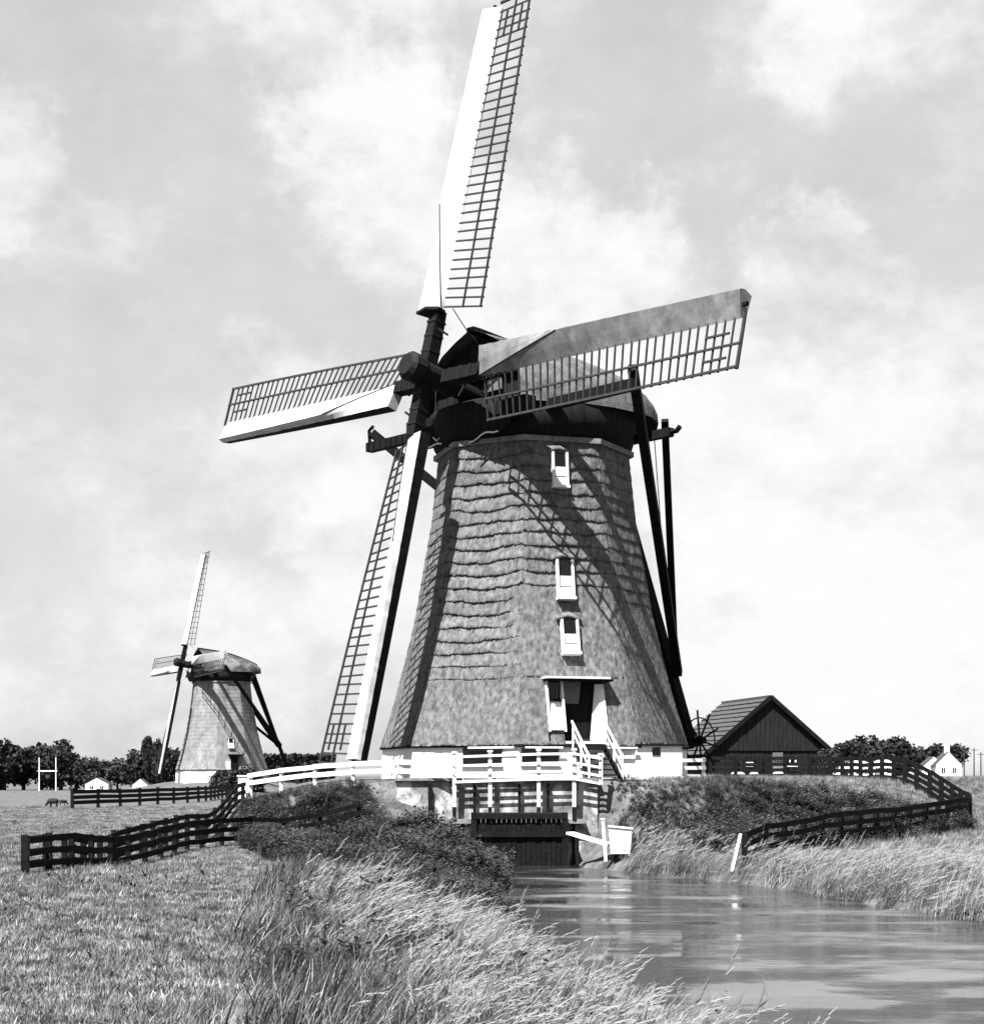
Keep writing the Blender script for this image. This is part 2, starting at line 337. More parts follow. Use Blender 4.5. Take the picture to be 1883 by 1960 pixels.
# ------------------------------------------------------------------ windmills
PROF = np.array([[1.0, 5.52], [1.37, 5.40], [2.0, 5.19], [2.81, 4.95], [4.14, 4.61], [5.58, 4.26], [7.47, 3.93], [8.96, 3.66], [11.25, 3.42]])  # height above eye, corner radius
def prof(z): return float(np.interp(z, PROF[:, 0], PROF[:, 1]))
HUB_S, HUB_Z = 4.6, 13.39
def windmill(label, axis, zbase, datum, corner, a, tilt, phi, detail, group):
    """axis: x, y of the tower; datum: world z of the 'eye' level heights; corner: angle of one octagon corner; a: rotor azimuth"""
    root = thing('windmill', label, 'windmill', (axis[0], axis[1], zbase), group=group)
    z0 = datum - zbase
    c8 = math.cos(math.pi/8)
    def cor(k, r, z): q = corner+k*math.pi/4; return Vector((r*math.cos(q), r*math.sin(q), z0+z))
    # -- inner shell and plinth
    core = MB(); zs = [1.2, 2.81, 5.58, 8.96, 11.2]
    vs = [cor(k, prof(z)-.75, z) for z in zs for k in range(8)]
    core.add(vs, [(j*8+k, j*8+(k+1) % 8, (j+1)*8+(k+1) % 8, (j+1)*8+k) for j in range(len(zs)-1) for k in range(8)])
    core.build('timber_frame', 'tarred_boards', root)
    for k in range(8):
        pl = MB(); r0 = 5.45
        A, B = cor(k, r0, -.6), cor(k+1, r0, -.6); A2, B2 = cor(k, r0-.06, 1.12), cor(k+1, r0-.06, 1.12)
        A3, B3 = cor(k, r0-.4, -.6), cor(k+1, r0-.4, -.6); A4, B4 = cor(k, r0-.4, 1.12), cor(k+1, r0-.4, 1.12)
        pl.hexa([A, B, B3, A3, A2, B2, B4, A4]); pl.build('plinth_wall', 'white_brick', root)
    # -- thatched faces, laid in courses
    zt, zb = 11.22, .98
    n = 23; hgt = (zt-zb)/n
    door_u = (.245, .75)
    for k in range(8):
        e = Vector((0, 0, 0))
        facing = k in (6, 7, 0, 1)
        face = None
        strips = []
        lim = {7: 18, 0: 11, 6: 17, 1: 12}.get(k, 15); bands = []; i = 0
        while i < n:                                              # low on the tower the courses are combed smooth
            h_ = 1 if i < lim else (18-i if (detail and k == 0 and i < 18) else n-i); bands.append((i, h_)); i += h_
        for (i, h_) in bands:
            top = zt - i*(zt-zb)/n; hgt = h_*(zt-zb)/n; bot = top-hgt
            strong = (1-ss(13.5, 19, i) if k == 7 else (1-ss(8.5, 12.0, i)) if k == 0 else (1-ss(9, 15, i))*.3)*(1 if detail else .12)
            p0 = .006 + .082*float(strong)
            spans = [(0, 1)]
            if detail and k == 0 and i >= 18: spans = [(0, door_u[0]), (door_u[1], 1)]
            for (u0, u1) in spans:
                nu = max(3, int((84 if detail and facing else 8)*(u1-u0))); rows = [(-.28, .045), (.3, .35), (.62, .8), (.86, 1.0), (.97, .9), (1.0, .62), (.99, .0), (.96, -1.2)]
                if h_ > 2: rows = [(-.04, .0)]+[(float(t_), .5) for t_ in np.linspace(.03, .97, 4*h_)]+[(1.0, .3), (1.0, .0), (.99, -1.2)]
                s1, s2, s3 = rng.uniform(0, 6.28, 3)
                sb = MB(); vs = []
                for (tv, o) in rows:
                    for j in range(nu+1):
                        u = u0+(u1-u0)*j/nu
                        sag = -.10*math.sin(math.pi*u)*float(strong) if k in (7,) else -.03*float(strong)*math.sin(math.pi*u)
                        wav = (.034*math.sin(u*7+s1)+.018*math.sin(u*19+s2)+float(rng.normal(0, .022)))*(.15+.85*float(strong))
                        zz = top-hgt*tv + (sag+wav)*min(1, max(0, tv+.2))*(1 if h_ < 3 else .3)
                        zz = min(zz, 11.35)
                        r = prof(zz) if zz > 1.0 else 5.52+(1.0-zz)*.32
                        p = p0*(.3+.7*min(1, 3.2*u*(1-u)+.15))*((1-.93*float(ss(.62+.1*math.sin(i*2.3), .98, u))) if (k == 7 and i > 10) else 1)
                        bul = .035*math.sin(math.pi*u)             # thatch is fuller mid-face
                        r2 = r + p*o + (.010*math.sin(u*31+s3+tv*3)+float(rng.normal(0, .007)))*max(o, 0)*(.25+.75*float(strong)) + bul - .045*(math.exp(-(u/.055)**2)+math.exp(-((1-u)/.055)**2)) - (.0 if o >= 0 else .18) + (float(rng.normal(0, .006)) if h_ > 2 else 0)
                        A, B = cor(k, r2, zz), cor(k+1, r2, zz)
                        vs.append(A.lerp(B, u))
                m_ = nu+1
                sb.add(vs, [(r*m_+j+1, r*m_+j, (r+1)*m_+j, (r+1)*m_+j+1) for r in range(len(rows)-1) for j in range(nu)])
                strips.append(sb)
        if detail and facing:
            face = thing_part('thatched_face', root)
            for sb in strips: sb.build('thatch_course', 'thatch', face, smooth=True)
        else:
            al = MB()
            for sb in strips: al.add(sb.v, sb.f)
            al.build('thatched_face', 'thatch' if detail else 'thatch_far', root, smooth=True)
    # eave boards under the thatch and pale trim round the top
    ev = MB()
    for k in range(8):
        A, B = cor(k, 5.50, .92), cor(k+1, 5.50, .92); A2, B2 = cor(k, 4.9, 1.12), cor(k+1, 4.9, 1.12)
        ev.hexa([A, B, B2, A2] + [q+Vector((0, 0, .09)) for q in (A, B, B2, A2)])
    ev.build('eaves_soffit', 'tarred_boards', root)
    for k in range(8):
        t = MB(); A, B = cor(k, 3.56, 11.20), cor(k+1, 3.56, 11.20); A2, B2 = cor(k, 3.1, 11.20), cor(k+1, 3.1, 11.20)
        t.hexa([A, B, B2, A2] + [q+Vector((0, 0, .17)) for q in (A, B, B2, A2)]); t.build('top_trim', 'ledge_stone', root)
    # -- cap frame: s forwards to the rotor, t sideways
    F = Vector((-math.cos(a), -math.sin(a), 0)); S = Vector((math.sin(a), -math.cos(a), 0)); Z = Vector((0, 0, 1))
    def cp(s, t, z): return F*s + S*t + Z*(z0+z)
    ring = MB(); prf = [(3.25, 11.37), (3.5, 11.5), (3.62, 11.9), (3.66, 12.6), (3.3, 12.75)]
    NN = 40; vs = [Vector((r*math.cos(2*math.pi*i/NN), r*math.sin(2*math.pi*i/NN), z0+z)) for r, z in prf for i in range(NN)]
    ring.add(vs, [(j*NN+i, j*NN+(i+1) % NN, (j+1)*NN+(i+1) % NN, (j+1)*NN+i) for j in range(len(prf)-1) for i in range(NN)])
    ring.build('curb_ring', 'tarred_boards', root, smooth=True)
    cap = MB()
    st = [(2.95, 15.22, 2.55), (2.6, 15.2, 2.75), (1.9, 15.12, 3.15), (.9, 15.0, 3.55), (-.2, 14.86, 3.78), (-1.3, 14.6, 3.78), (-2.3, 14.3, 3.55), (-3.2, 13.98, 3.05), (-3.9, 13.7, 2.35), (-4.4, 13.45, 1.45)]
    sec = [(-1.0, 0), (-.985, .2), (-.93, .42), (-.80, .62), (-.58, .79), (-.30, .92), (-.06, .995), (0, 1.01), (.06, .995), (.30, .92), (.58, .79), (.80, .62), (.93, .42), (.985, .2), (1, 0)]
    vs = []
    for (s, zr, w) in st:
        zb_ = 12.45
        for (tt, hh) in sec: vs.append(cp(s+random.uniform(-.015, .015), tt*w, zb_+hh*(zr-zb_)+random.uniform(-.012, .012)))
    m_ = len(sec)
    cap.add(vs, [(i*m_+j, (i+1)*m_+j, (i+1)*m_+j+1, i*m_+j+1) for i in range(len(st)-1) for j in range(m_-1)])
    cap.add([vs[(len(st)-1)*m_+j] for j in range(m_)], [tuple(range(m_))])
    capo = cap.build('thatched_cap', 'thatch_cap' if detail else 'thatch_old', root, smooth=True)
    rd = MB()
    for (p_, q_) in zip(st[:-1], st[1:]): rd.beam(cp(p_[0], 0, p_[1]+.06), cp(q_[0], 0, q_[1]+.06), .34, .16)
    rd.build('ridge_capping', 'tarred_boards', capo)
    # front wall of the cap in upright boards
    s_ = 2.5; zr = 15.1; w = 2.7; nb = 12
    def roofz(t):
        q = abs(t)/w; hs = [x for x in sec if x[0] >= 0]
        return 12.45 + (zr-12.45)*float(np.interp(q, [x[0] for x in hs], [x[1] for x in hs]))
    for i in range(nb):
        t0 = -w*.97+2*w*.97*i/nb; t1 = t0+2*w*.97/nb-.02; d = .012*(i % 3)
        b = MB(); b.hexa([cp(s_+d, t0, 12.0), cp(s_+d, t1, 12.0), cp(s_-.08, t1, 12.0), cp(s_-.08, t0, 12.0),
                          cp(s_+d, t0, roofz(t0)-.08), cp(s_+d, t1, roofz(t1)-.08), cp(s_-.08, t1, roofz(t1)-.08), cp(s_-.08, t0, roofz(t0)-.08)])
        b.build('front_board', 'tarred_boards' if i % 4 else 'tarred', capo)
    hb = MB(); hb.beam(cp(2.62, -2.2, 13.62), cp(2.62, 2.2, 13.62), .12, .16); hb.build('front_rail', 'tarred', capo)
    sh = MB(); sh.beam(cp(2.6, .55, 13.3), cp(2.6, 1.25, 13.3), .05, .42); sh.build('hatch', 'grey_paint', capo)
    # storm beam, decorated beard board
    sb_ = MB(); sb_.beam(cp(3.0, -3.1, 12.25), cp(3.0, 3.1, 12.25), .5, .5); sb_.build('breast_beam', 'tarred', root)
    bd = MB(); top = []; low = []
    for i in range(25):
        t = -2.5+5*i/24; top.append((t, 12.05)); q = abs(t)/2.5
        low.append((t, 11.32+.28*q**2 + .07*math.cos(t*5.2)-.10*math.exp(-(t/.5)**2)))
    vs = [cp(3.32, t, z) for t, z in top]+[cp(3.32, t, z) for t, z in low]+[cp(3.26, t, z) for t, z in top]+[cp(3.26, t, z) for t, z in low]
    fs = []
    for i in range(24): fs += [(i, i+1, 26+i, 25+i), (50+i+1, 50+i, 75+i, 75+i+1), (25+i, 26+i, 76+i, 75+i), (i+1, i, 50+i, 51+i)]
    bd.add(vs, fs); beard = bd.build('beard_board', 'tarred', root)
    if detail:
        def stroke(pts, w=.035, nm='painted_scroll'):
            q = MB(); q.tube([cp(3.335, t, z) for t, z in pts], w*.7, 5); q.build(nm, 'white_paint', beard, label='white painted scrollwork on the dark beard board')
        stroke([(t, z+.05) for t, z in low[13:22]], .04)
        stroke([(t, z+.05) for t, z in low[3:8]], .04)
        stroke([(.75, 11.98), (.95, 12.0), (1.0, 11.88), (.8, 11.84), (.95, 11.72), (1.15, 11.78), (1.3, 11.95), (1.5, 11.9)])
        stroke([(.35, 11.74), (.45, 11.9), (.55, 11.74)]); stroke([(.05, 11.7), (.2, 11.64), (.4, 11.68), (.55, 11.62), (.75, 11.66)])
        stroke([(-1.5, 11.75), (-1.3, 11.6), (-1.15, 11.7), (-1.2, 11.9), (-1.0, 12.0)])
    # -- windshaft and poll end
    n_ = (F*math.cos(tilt)+Z*math.sin(tilt)).normalized(); v_ = (-F*math.sin(tilt)+Z*math.cos(tilt)).normalized()
    H = cp(HUB_S, 0, HUB_Z)
    sh = MB(); sh.tube([H-n_*3.2, H-n_*.9, H-n_*.6, H+n_*.55], [.32, .32, .40, .40], 14); sh.build('windshaft', 'iron', root)
    pe = MB(); pe.tube([H+n_*.55, H+n_*.62, H+n_*1.05, H+n_*1.2], [.46, .50, .50, .36], 14); pe.build('poll_end', 'iron', root)
    # -- sails
    RL = 13.5
    for q in range(4):
        ang = phi + q*math.pi/2
        u = S*math.cos(ang)+v_*math.sin(ang)                        # along the arm
        wl = (u.cross(n_)).normalized()                             # towards the lattice
        if wl.dot(S*math.sin(ang)-v_*math.cos(ang)) < 0: wl = -wl
        off = .28 if q % 2 else -.28
        Hc = H + n_*off
        sail = thing_part('sail', root)
        def sp(r, w, qn):                                           # point in the twisted sail section
            b = R(20)*(1-min(1, max(0, (r-2)/(RL-2))))**1.1+R(1.5)
            W = wl*math.cos(b)-n_*math.sin(b); Q = n_*math.cos(b)+wl*math.sin(b)
            return Hc+u*r+W*w+Q*qn
        stk = MB()
        rr = [0, 1.2, 2.2, 2.24, 8, RL-.1]; hw = [.22, .22, .20, .085, .07, .05]
        vs = [sp(r, i*h-.22*(r > 2.21), j*h) if r > 2.21 else Hc+u*r+wl*i*h+n_*j*h for r, h in zip(rr, hw) for i, j in ((-1, -1), (1, -1), (1, 1), (-1, 1))]
        stk.add(vs, [(k*4+i, k*4+(i+1) % 4, (k+1)*4+(i+1) % 4, (k+1)*4+i) for k in range(len(rr)-1) for i in range(4)]+[(0, 3, 2, 1)])
        stk.build('stock', 'tarred', sail)
        # streamlined sheet nose with a crease that runs across its inner third
        ns = MB(); rs = list(np.linspace(2.2, RL-.25, 66)); vs = []
        for r in rs:
            f = (r-2.2)/(RL-2.2); wr = .16+(-.66-.16)*min(1, f/.34); k = 1-.2*f
            wr2 = wr if f < .34 else -.66*(1-.2*(f-.34))
            rz_ = .45+.55*min(1, f/.34); jag = random.uniform(-.012, .012)
            for (w_, q_) in ((.20, .02), (wr2*.5+.1, .17*k*rz_), (wr2, .30*k*rz_), ((wr2-.82*k)/2, .2*k*rz_), (-.80*k+jag, .02), (-.70*k, -.36*k), (.0, -.26*k)): vs.append(sp(r, w_, q_))
        m_ = 7
        ns.add(vs, [(i*m_+j, i*m_+(j+1) % m_, (i+1)*m_+(j+1) % m_, (i+1)*m_+j) for i in range(len(rs)-1) for j in range(4)])
        bk = MB(); bk.add(vs, [(i*m_+j, i*m_+(j+1) % m_, (i+1)*m_+(j+1) % m_, (i+1)*m_+j) for i in range(len(rs)-1) for j in (4, 5, 6)]); bk.build('back_sheet', 'tarred', sail)
        ns.add([vs[j] for j in range(m_)], [tuple(range(m_))]); ns.add([vs[-m_+j] for j in range(m_)], [tuple(range(m_))[::-1]])
        ns.build('nose_sheet', 'nose_shaded' if (q == 0 and detail) else 'nose_metal', sail)  # right sail of the near mill takes the sheet with painted-in shade
        cr = MB(); cr.tube([sp(r, .165+(-.66-.165)*((r-2.2)/(RL-2.2))/.34, (.31-.035*(r-2.2)/3.8)*(.45+.55*min(1, (r-2.2)/3.84))) for r in np.linspace(2.2, 6.0, 8)], .022, 5); cr.build('crease_batten', 'lath', sail)
        cb = MB()
        cb.add([sp(2.12, w_*1.08+.02, q_*1.15) for w_, q_ in ((.24, .02), (.16, .32), (-.3, .34), (-.82, .02), (-.5, -.3), (0, -.28))]+[sp(2.22, w_*1.08+.02, q_*1.15) for w_, q_ in ((.24, .02), (.16, .32), (-.3, .34), (-.82, .02), (-.5, -.3), (0, -.28))],
               [(5, 4, 3, 2, 1, 0), tuple(range(6, 12))]+[(i, (i+1) % 6, 6+(i+1) % 6, 6+i) for i in range(6)])
        if q == 1: cb.build('end_plate', 'tarred', sail)
        # clamp bands and peg on the bare stock
        for r in (.75, 1.3, 1.8):
            bnd = MB(); bnd.box(Hc+u*r, .235, .235, .035, wl, n_, u); bnd.build('clamp_band', 'iron', sail)
        pg = MB(); pg.beam(Hc+u*1.55+wl*.2, Hc+u*1.25+wl*.75, .06); pg.build('peg', 'iron', sail)
        # lattice
        lw = 1.42; r0 = 2.35; nb = 34 if detail else 18; g = MB()
        rs = [r0+(RL-.12-r0)*i/(nb-1) for i in range(nb)]
        th = .052
        def bar(p, q2, t=th, nm='lath'):
            b = MB(); b.beam(p, q2, t, t*.8, up=n_); return b
        bars = []
        for i, r in enumerate(rs):
            rj = r+random.uniform(-.015, .015)
            bars.append(bar(sp(rj, .1, .02), sp(rj+random.uniform(-.02, .02), .2+lw+.05, .02)))
        for wv in (.2+lw*.52, .2+lw):
            seg = [sp(r, wv, .06) for r in np.linspace(r0-.03, RL-.08, 9)]
            b = MB()
            for A, B in zip(seg[:-1], seg[1:]): b.beam(A, B, .075 if wv > 1 else .065, .05, up=n_)
            bars.append(b)
        for wv in (.2+lw*.27, .2+lw*.77):
            bars.append(bar(sp(RL-1.45, wv, .06), sp(RL-.55, wv, .06), .06))
        bars.append(bar(sp(RL-.1, .1, .03), sp(RL-.1, .2+lw+.06, .03), .085))
        if detail:
            for b in bars: b.build('lath', 'lath', sail)
        else:
            al = MB()
            for b in bars: al.add(b.v, b.f)
            al.build('lattice', 'lath', sail)
    # -- winding gear: cross beams, braces, tail pole, capstan wheel
    def beam(nm, A, B, w, h=None, **k): b = MB(); b.beam(A, B, w, h, **k); return b.build(nm, 'tarred', root)
    beam('long_cross_beam', cp(2.0, -6.9, 12.35), cp(2.0, 6.9, 12.35), .32, .34)
    beam('short_cross_beam', cp(-2.5, -4.4, 11.85), cp(-2.5, 4.3, 11.85), .28, .30)
    J = (-7.25, 0, 3.9)
    beam('tail_pole', cp(-3.6, 0, 12.5), cp(-8.4, 0, 1.1), .36, .36)
    for sg in (-1, 1):
        beam('long_brace', cp(2.0, 6.75*sg, 12.9), cp(J[0]-.1, .25*sg, J[2]), .30, .30)
        beam('short_brace', cp(-2.5, 4.0*sg, 12.3), cp(J[0]+.1, .3*sg, J[2]-.1), .24, .26)
    hk = MB(); hk.tube([cp(-2.5, 4.3, 11.85), cp(-2.5, 4.55, 11.85), cp(-2.5, 4.7, 11.98)], .09, 6); hk.build('rope_hook', 'tarred', root)
    hk = MB(); hk.tube([cp(2.0, -6.85, 12.5), cp(2.0, -6.9, 13.0), cp(2.05, -6.6, 13.1)], .07, 6); hk.build('rope_hook', 'tarred', root)
    for A_, B_ in ((cp(-2.5, 3.5, 11.8), cp(J[0]+.4, .35, J[2]+.4)), (cp(3.1, -1.6, 14.0), cp(3.1, -1.75, 11.6)), (H+v_*2.35+S*.45, cp(2.6, .3, 14.6))):
        rp = MB(); rp.tube([A_, A_.lerp(B_, .5)-Z*.12, B_], .018, 5); rp.build('rope', 'bark', root)
    wh = thing_part('capstan_wheel', root); wc = cp(-8.35, .45, 1.35)
    ax1 = F; ax2 = Z
    for i in range(10):
        an = 2*math.pi*i/10+.2; b = MB(); b.beam(wc+(ax1*math.cos(an)+ax2*math.sin(an))*.08, wc+(ax1*math.cos(an)+ax2*math.sin(an))*1.18, .055, .055, up=S); b.build('spoke', 'fence_dark', wh)
    rim = MB(); rim.tube([wc+(ax1*math.cos(x)+ax2*math.sin(x))*.88 for x in np.linspace(0, 2*math.pi, 33)], .028, 6, cap=False); rim.build('rim', 'fence_dark', wh)
    hb = MB(); hb.tube([wc-S*.5, wc+S*.25], .13, 10); hb.build('hub', 'fence_dark', wh)
    # -- openings on the front face (k = 0) : local frame of that face
    q = corner+math.pi/8; FN = Vector((math.cos(q), math.sin(q), 0)); FT = Vector((-math.sin(q), math.cos(q), 0))
    def fp(u, z, out=0): return FN*(prof(z)*c8+out)+FT*u+Z*(z0+z)
    def window(u, ztop, h, w, hood=.0):
        win = thing_part('window', root)
        up = (fp(u, ztop)-fp(u, ztop-h)).normalized(); nn = FT.cross(up).normalized()
        if nn.dot(FN) < 0: nn = -nn
        c = fp(u, ztop-h/2, .06)
        b = MB(); b.box(c+nn*.02, w/2-.03, .05, h/2, FT, nn, up); b.build('pane', 'glass_dark', win)
        b = MB(); b.box(c+nn*.08-up*h*.21, w/2-.045, .025, h*.28, FT, nn, up); sh_ = b.build('shutter', 'white_paint', win)
        b = MB(); b.box(c+nn*.112-up*h*.21, w/2-.05, .006, .012, FT, nn, up); b.build('ledge', 'grey_paint', sh_)
        for sg in (-1, 1):
            b = MB(); b.box(c+FT*(w/2-.005)*sg+nn*.06, .03, .12, h/2, FT, nn, up); b.build('frame', 'white_paint', win)
        b = MB(); b.box(c-up*(h/2+.03)+nn*.1, w/2+.05, .13, .045, FT, nn, up); b.build('sill', 'white_paint', win)
        b = MB(); vs = []
        for i in range(9):
            t = -1+i/4; zz = .16-.12*t*t
            for (o, dz) in ((.0, .22), (.13, .07), (.15, .0), (.05, -.02)): vs.append(c+FT*t*(w/2+.16)+up*(h/2+zz+dz-.06)+nn*(o*(1-.25*abs(t))))
        b.add(vs, [(i*4+j, i*4+(j+1) % 4, (i+1)*4+(j+1) % 4, (i+1)*4+j) for i in range(8) for j in range(4)]+[(3, 2, 1, 0), (32, 33, 34, 35)])
        b.build('thatch_hood', 'thatch', win, smooth=True)
    if detail:
        def ux(px, py):                                             # where a line of sight meets the front face
            z = 5.0
            for _ in range(40):
                ap = prof(z)*c8; D_ = Vector(((px-CX)/FPX, 1, 0)); o = Vector((-axis[0], -axis[1], 0))
                t = (ap-FN.dot(o))/FN.dot(D_); z = (CY-py)/FPX*t
            P = o+D_*t; return FT.dot(P), z
        for px, py0, py1, w in ((1068, 868, 932, .50), (1077, 1073, 1146, .54), (1086, 1188, 1252, .54)):
            u_, zt_ = ux(px, py0); _, zb2 = ux(px, py1); window(u_, zt_, zt_-zb2, w)
        # entrance cut into the thatch
        e = 2*math.tan(math.pi/8)*c8
        ent = thing_part('entrance', root)
        ztop = 3.16; apo = 4.52
        hwf = prof(2.1)*math.sin(math.pi/8)                          # half width of the face
        uL = -hwf+2*hwf*door_u[0]; uR = -hwf+2*hwf*door_u[1]
        def ep(u, z, out): return FN*(apo+out)+FT*u+Z*(z0+z)
        zs_ = .98
        b = MB(); b.box(ep((uL+uR)/2, (ztop+zs_)/2, -.06), (uR-uL)/2, .05, (ztop-zs_)/2, FT, FN); b.build('back_wall', 'tarred', ent)
        um = uL+.52                                                  # window part left of the post
        b = MB(); b.box(ep((uL+um)/2, 2.78, .015), .2, .02, .27, FT, FN); wn = b.build('pane', 'glass_dark', ent)
        b = MB(); b.box(ep((uL+um)/2+.12, 2.78, .05), .02, .015, .27, FT, FN); b.build('glazing_bar', 'grey_paint', wn)
        b = MB(); b.hexa([ep(uL+.03, zs_+.5, .05), ep(um-.02, zs_+.5, .05), ep(um-.02, zs_+.5, .50), ep(uL+.03, zs_+.5, .50), ep(uL+.03, 2.42, .02), ep(um-.02, 2.42, .02), ep(um-.02, 2.42, .10), ep(uL+.03, 2.42, .10)]); b.build('apron_board', 'white_paint', ent)
        b = MB(); b.box(ep((uL+um)/2, 2.46, .09), .25, .08, .025, FT, FN); b.build('sill', 'tarred', ent)
        b = MB(); b.hexa([ep(uL+.03, zs_-.02, .05), ep(um-.02, zs_-.02, .05), ep(um-.02, zs_-.02, .56), ep(uL+.03, zs_-.02, .56), ep(uL+.03, zs_+.49, .05), ep(um-.02, zs_+.49, .05), ep(um-.02, zs_+.49, .40), ep(uL+.03, zs_+.49, .40)]); b.build('thatch_infill', 'thatch', ent)
        for uu in (uL, um):
            b = MB(); b.prism([ep(uu-.03, ztop, .0), ep(uu-.03, ztop, .12), ep(uu-.03, zs_+.45, .56 if uu == um else .5), ep(uu-.03, zs_+.45, 0)], FT*.06); b.build('cheek', 'white_paint', ent)
        b = MB(); b.prism([ep(uR-.30, ztop-.15, .0), ep(uR-.02, ztop-.15, .10), ep(uR+.02, zs_, .60), ep(uR-.50, zs_, .10)], FN*.05-FT*.02); b.build('splayed_reveal', 'white_paint', ent)
        b = MB(); b.hexa([ep(um+.12, 2.36, .03), ep(um+.6, 2.36, .03), ep(um+.6, 2.36, .07), ep(um+.12, 2.36, .07), ep(um+.05, 3.08, .03), ep(um+.68, 3.08, .03), ep(um+.68, 3.08, .07), ep(um+.05, 3.08, .07)]); b.build('upper_door_leaf', 'grey_paint', ent)
        b = MB(); b.box(ep((uL+uR)/2-.03, ztop+.03, .26), (uR-uL)/2+.10, .30, .035, FT, FN); b.build('canopy', 'white_paint', ent)
        b = MB(); b.box(ep((uL+uR)/2+.06, ztop-.045, .24), (uR-uL)/2+.12, .26, .035, FT, FN); b.build('canopy_beam', 'tarred', ent)
        # dark low openings in the white plinth
        ap5 = 5.45*c8
        for kk, ua, wv, zv, hv in ((0, -1.35, .62, .62, .26), (7, .75, .72, .62, .28)):
            q2 = corner+math.pi/8+kk*math.pi/4; n2 = Vector((math.cos(q2), math.sin(q2), 0)); t2 = Vector((-math.sin(q2), math.cos(q2), 0))
            c = n2*(ap5-.01)+t2*ua+Z*(z0+zv)
            pw = thing_part('plinth_window', root)
            b = MB(); b.box(c, wv, .035, hv, t2, n2); b.build('pane', 'glass_dark', pw)
            b = MB(); b.box(c+n2*.04-Z*(hv+.02), wv+.05, .05, .03, t2, n2); b.build('sill', 'white_paint', pw)
        an = thing_part('plinth_annex', root); c = FN*(ap5-.55)+FT*2.75+Z*(z0+.18)
        b = MB(); b.box(c, .82, .56, .80, FT, FN); b.build('wall', 'white_brick', an)
        b = MB(); b.box(c+Z*.83+FN*.03, .86, .62, .03, FT, FN); b.build('top_board', 'tarred', an)
        b = MB(); b.box(c+FN*.56+FT*-.1+Z*.62, .14, .03, .13, FT, FN); b.build('vent', 'glass_dark', an)
        # pale gutter boards along the eaves
        for kk, ua, ub in ((0, -1.9, -.62), (0, .82, 1.95), (7, .3, 2.0)):
            q2 = corner+math.pi/8+kk*math.pi/4; n2 = Vector((math.cos(q2), math.sin(q2), 0)); t2 = Vector((-math.sin(q2), math.cos(q2), 0))
            b = MB(); b.beam(n2*(5.60*c8)+t2*ua+Z*(z0+.91), n2*(5.60*c8)+t2*ub+Z*(z0+.91), .05, .06); b.build('eaves_gutter', 'white_paint', root)
        root['front'] = (FN.x, FN.y, FT.x, FT.y, uL, um, uR, apo)
    else:
        window(-.1, 4.5, 1.0, .6)
        b = MB(); b.box(FN*(5.1*c8+.12)+FT*.15+Z*(z0+1.75), .42, .3, .95, FT, FN); b.build('entrance', 'tarred', root)
        b = MB(); b.box(FN*(4.9*c8+.35)+FT*.3+Z*(z0+2.72), .85, .55, .06, FT, FN); b.build('canopy', 'tarred', root)
        b = MB(); b.box(FN*(5.1*c8+.3)-FT*.6+Z*(z0+1.5), .25, .1, .5, FT, FN); b.build('side_window', 'white_paint', root)
    return root
def thing_part(name, parent):
    o = bpy.data.objects.new(name, None); o.empty_display_size = .1; scn.collection.objects.link(o); o.parent = parent; return o

mill = windmill('large thatched polder windmill on white plinth, sails nearest the camera', MILL, 2.6, EYE, R(-90-6.3), R(41.6), R(12.3), R(-2.1), True, 'thatched windmills')
mill2 = windmill('small distant thatched windmill far left beyond the meadow', MILL2, 2.25, EYE-.3, R(-88), R(28.5), R(12.3), R(0.5), False, 'thatched windmills')

# ------------------------------------------------------------------ stair to the mill door
fnx, fny, ftx, fty, uL, um, uR, apo = list(mill['front']); del mill['front']
FN = Vector((fnx, fny, 0)); FT = Vector((ftx, fty, 0)); O = Vector((MILL[0], MILL[1], 0))
sc_ = (um+uR)/2+.05
stair = thing('wooden_stair', 'white railed wooden stair up to the dark mill door', 'stair', tuple(O+FN*6.4+FT*sc_+Vector((0, 0, 2.62))))
ls = -stair.location
def lp(u, out, z): return O+FN*out+FT*u+Vector((0, 0, z))-Vector(stair.location)
for i in range(6):
    b = MB(); b.box(lp(sc_, 5.25+.24*i, 3.62-.17*i), .48, .14, .025, FT, FN); b.build('tread', 'tarred', stair)
for sg in (-1, 1):
    b = MB(); b.beam(lp(sc_+.52*sg, 5.1, 3.7), lp(sc_+.52*sg, 6.7, 2.58), .05, .2); b.build('stringer', 'tarred', stair)
    b = MB(); b.beam(lp(sc_+.56*sg, 4.98, 4.52), lp(sc_+.56*sg, 6.65, 3.36), .05, .07); b.build('handrail', 'white_paint', stair)
    b = MB(); b.beam(lp(sc_+.56*sg, 5.05, 4.2), lp(sc_+.56*sg, 6.65, 3.02), .04, .05); b.build('handrail', 'white_paint', stair)
    for out, z1 in ((5.1, 4.45), (5.9, 3.9), (6.65, 3.45)):
        b = MB(); b.beam(lp(sc_+.56*sg, out, 2.62 if out > 6 else 3.0), lp(sc_+.56*sg, out, z1), .06); b.build('baluster', 'white_paint', stair)

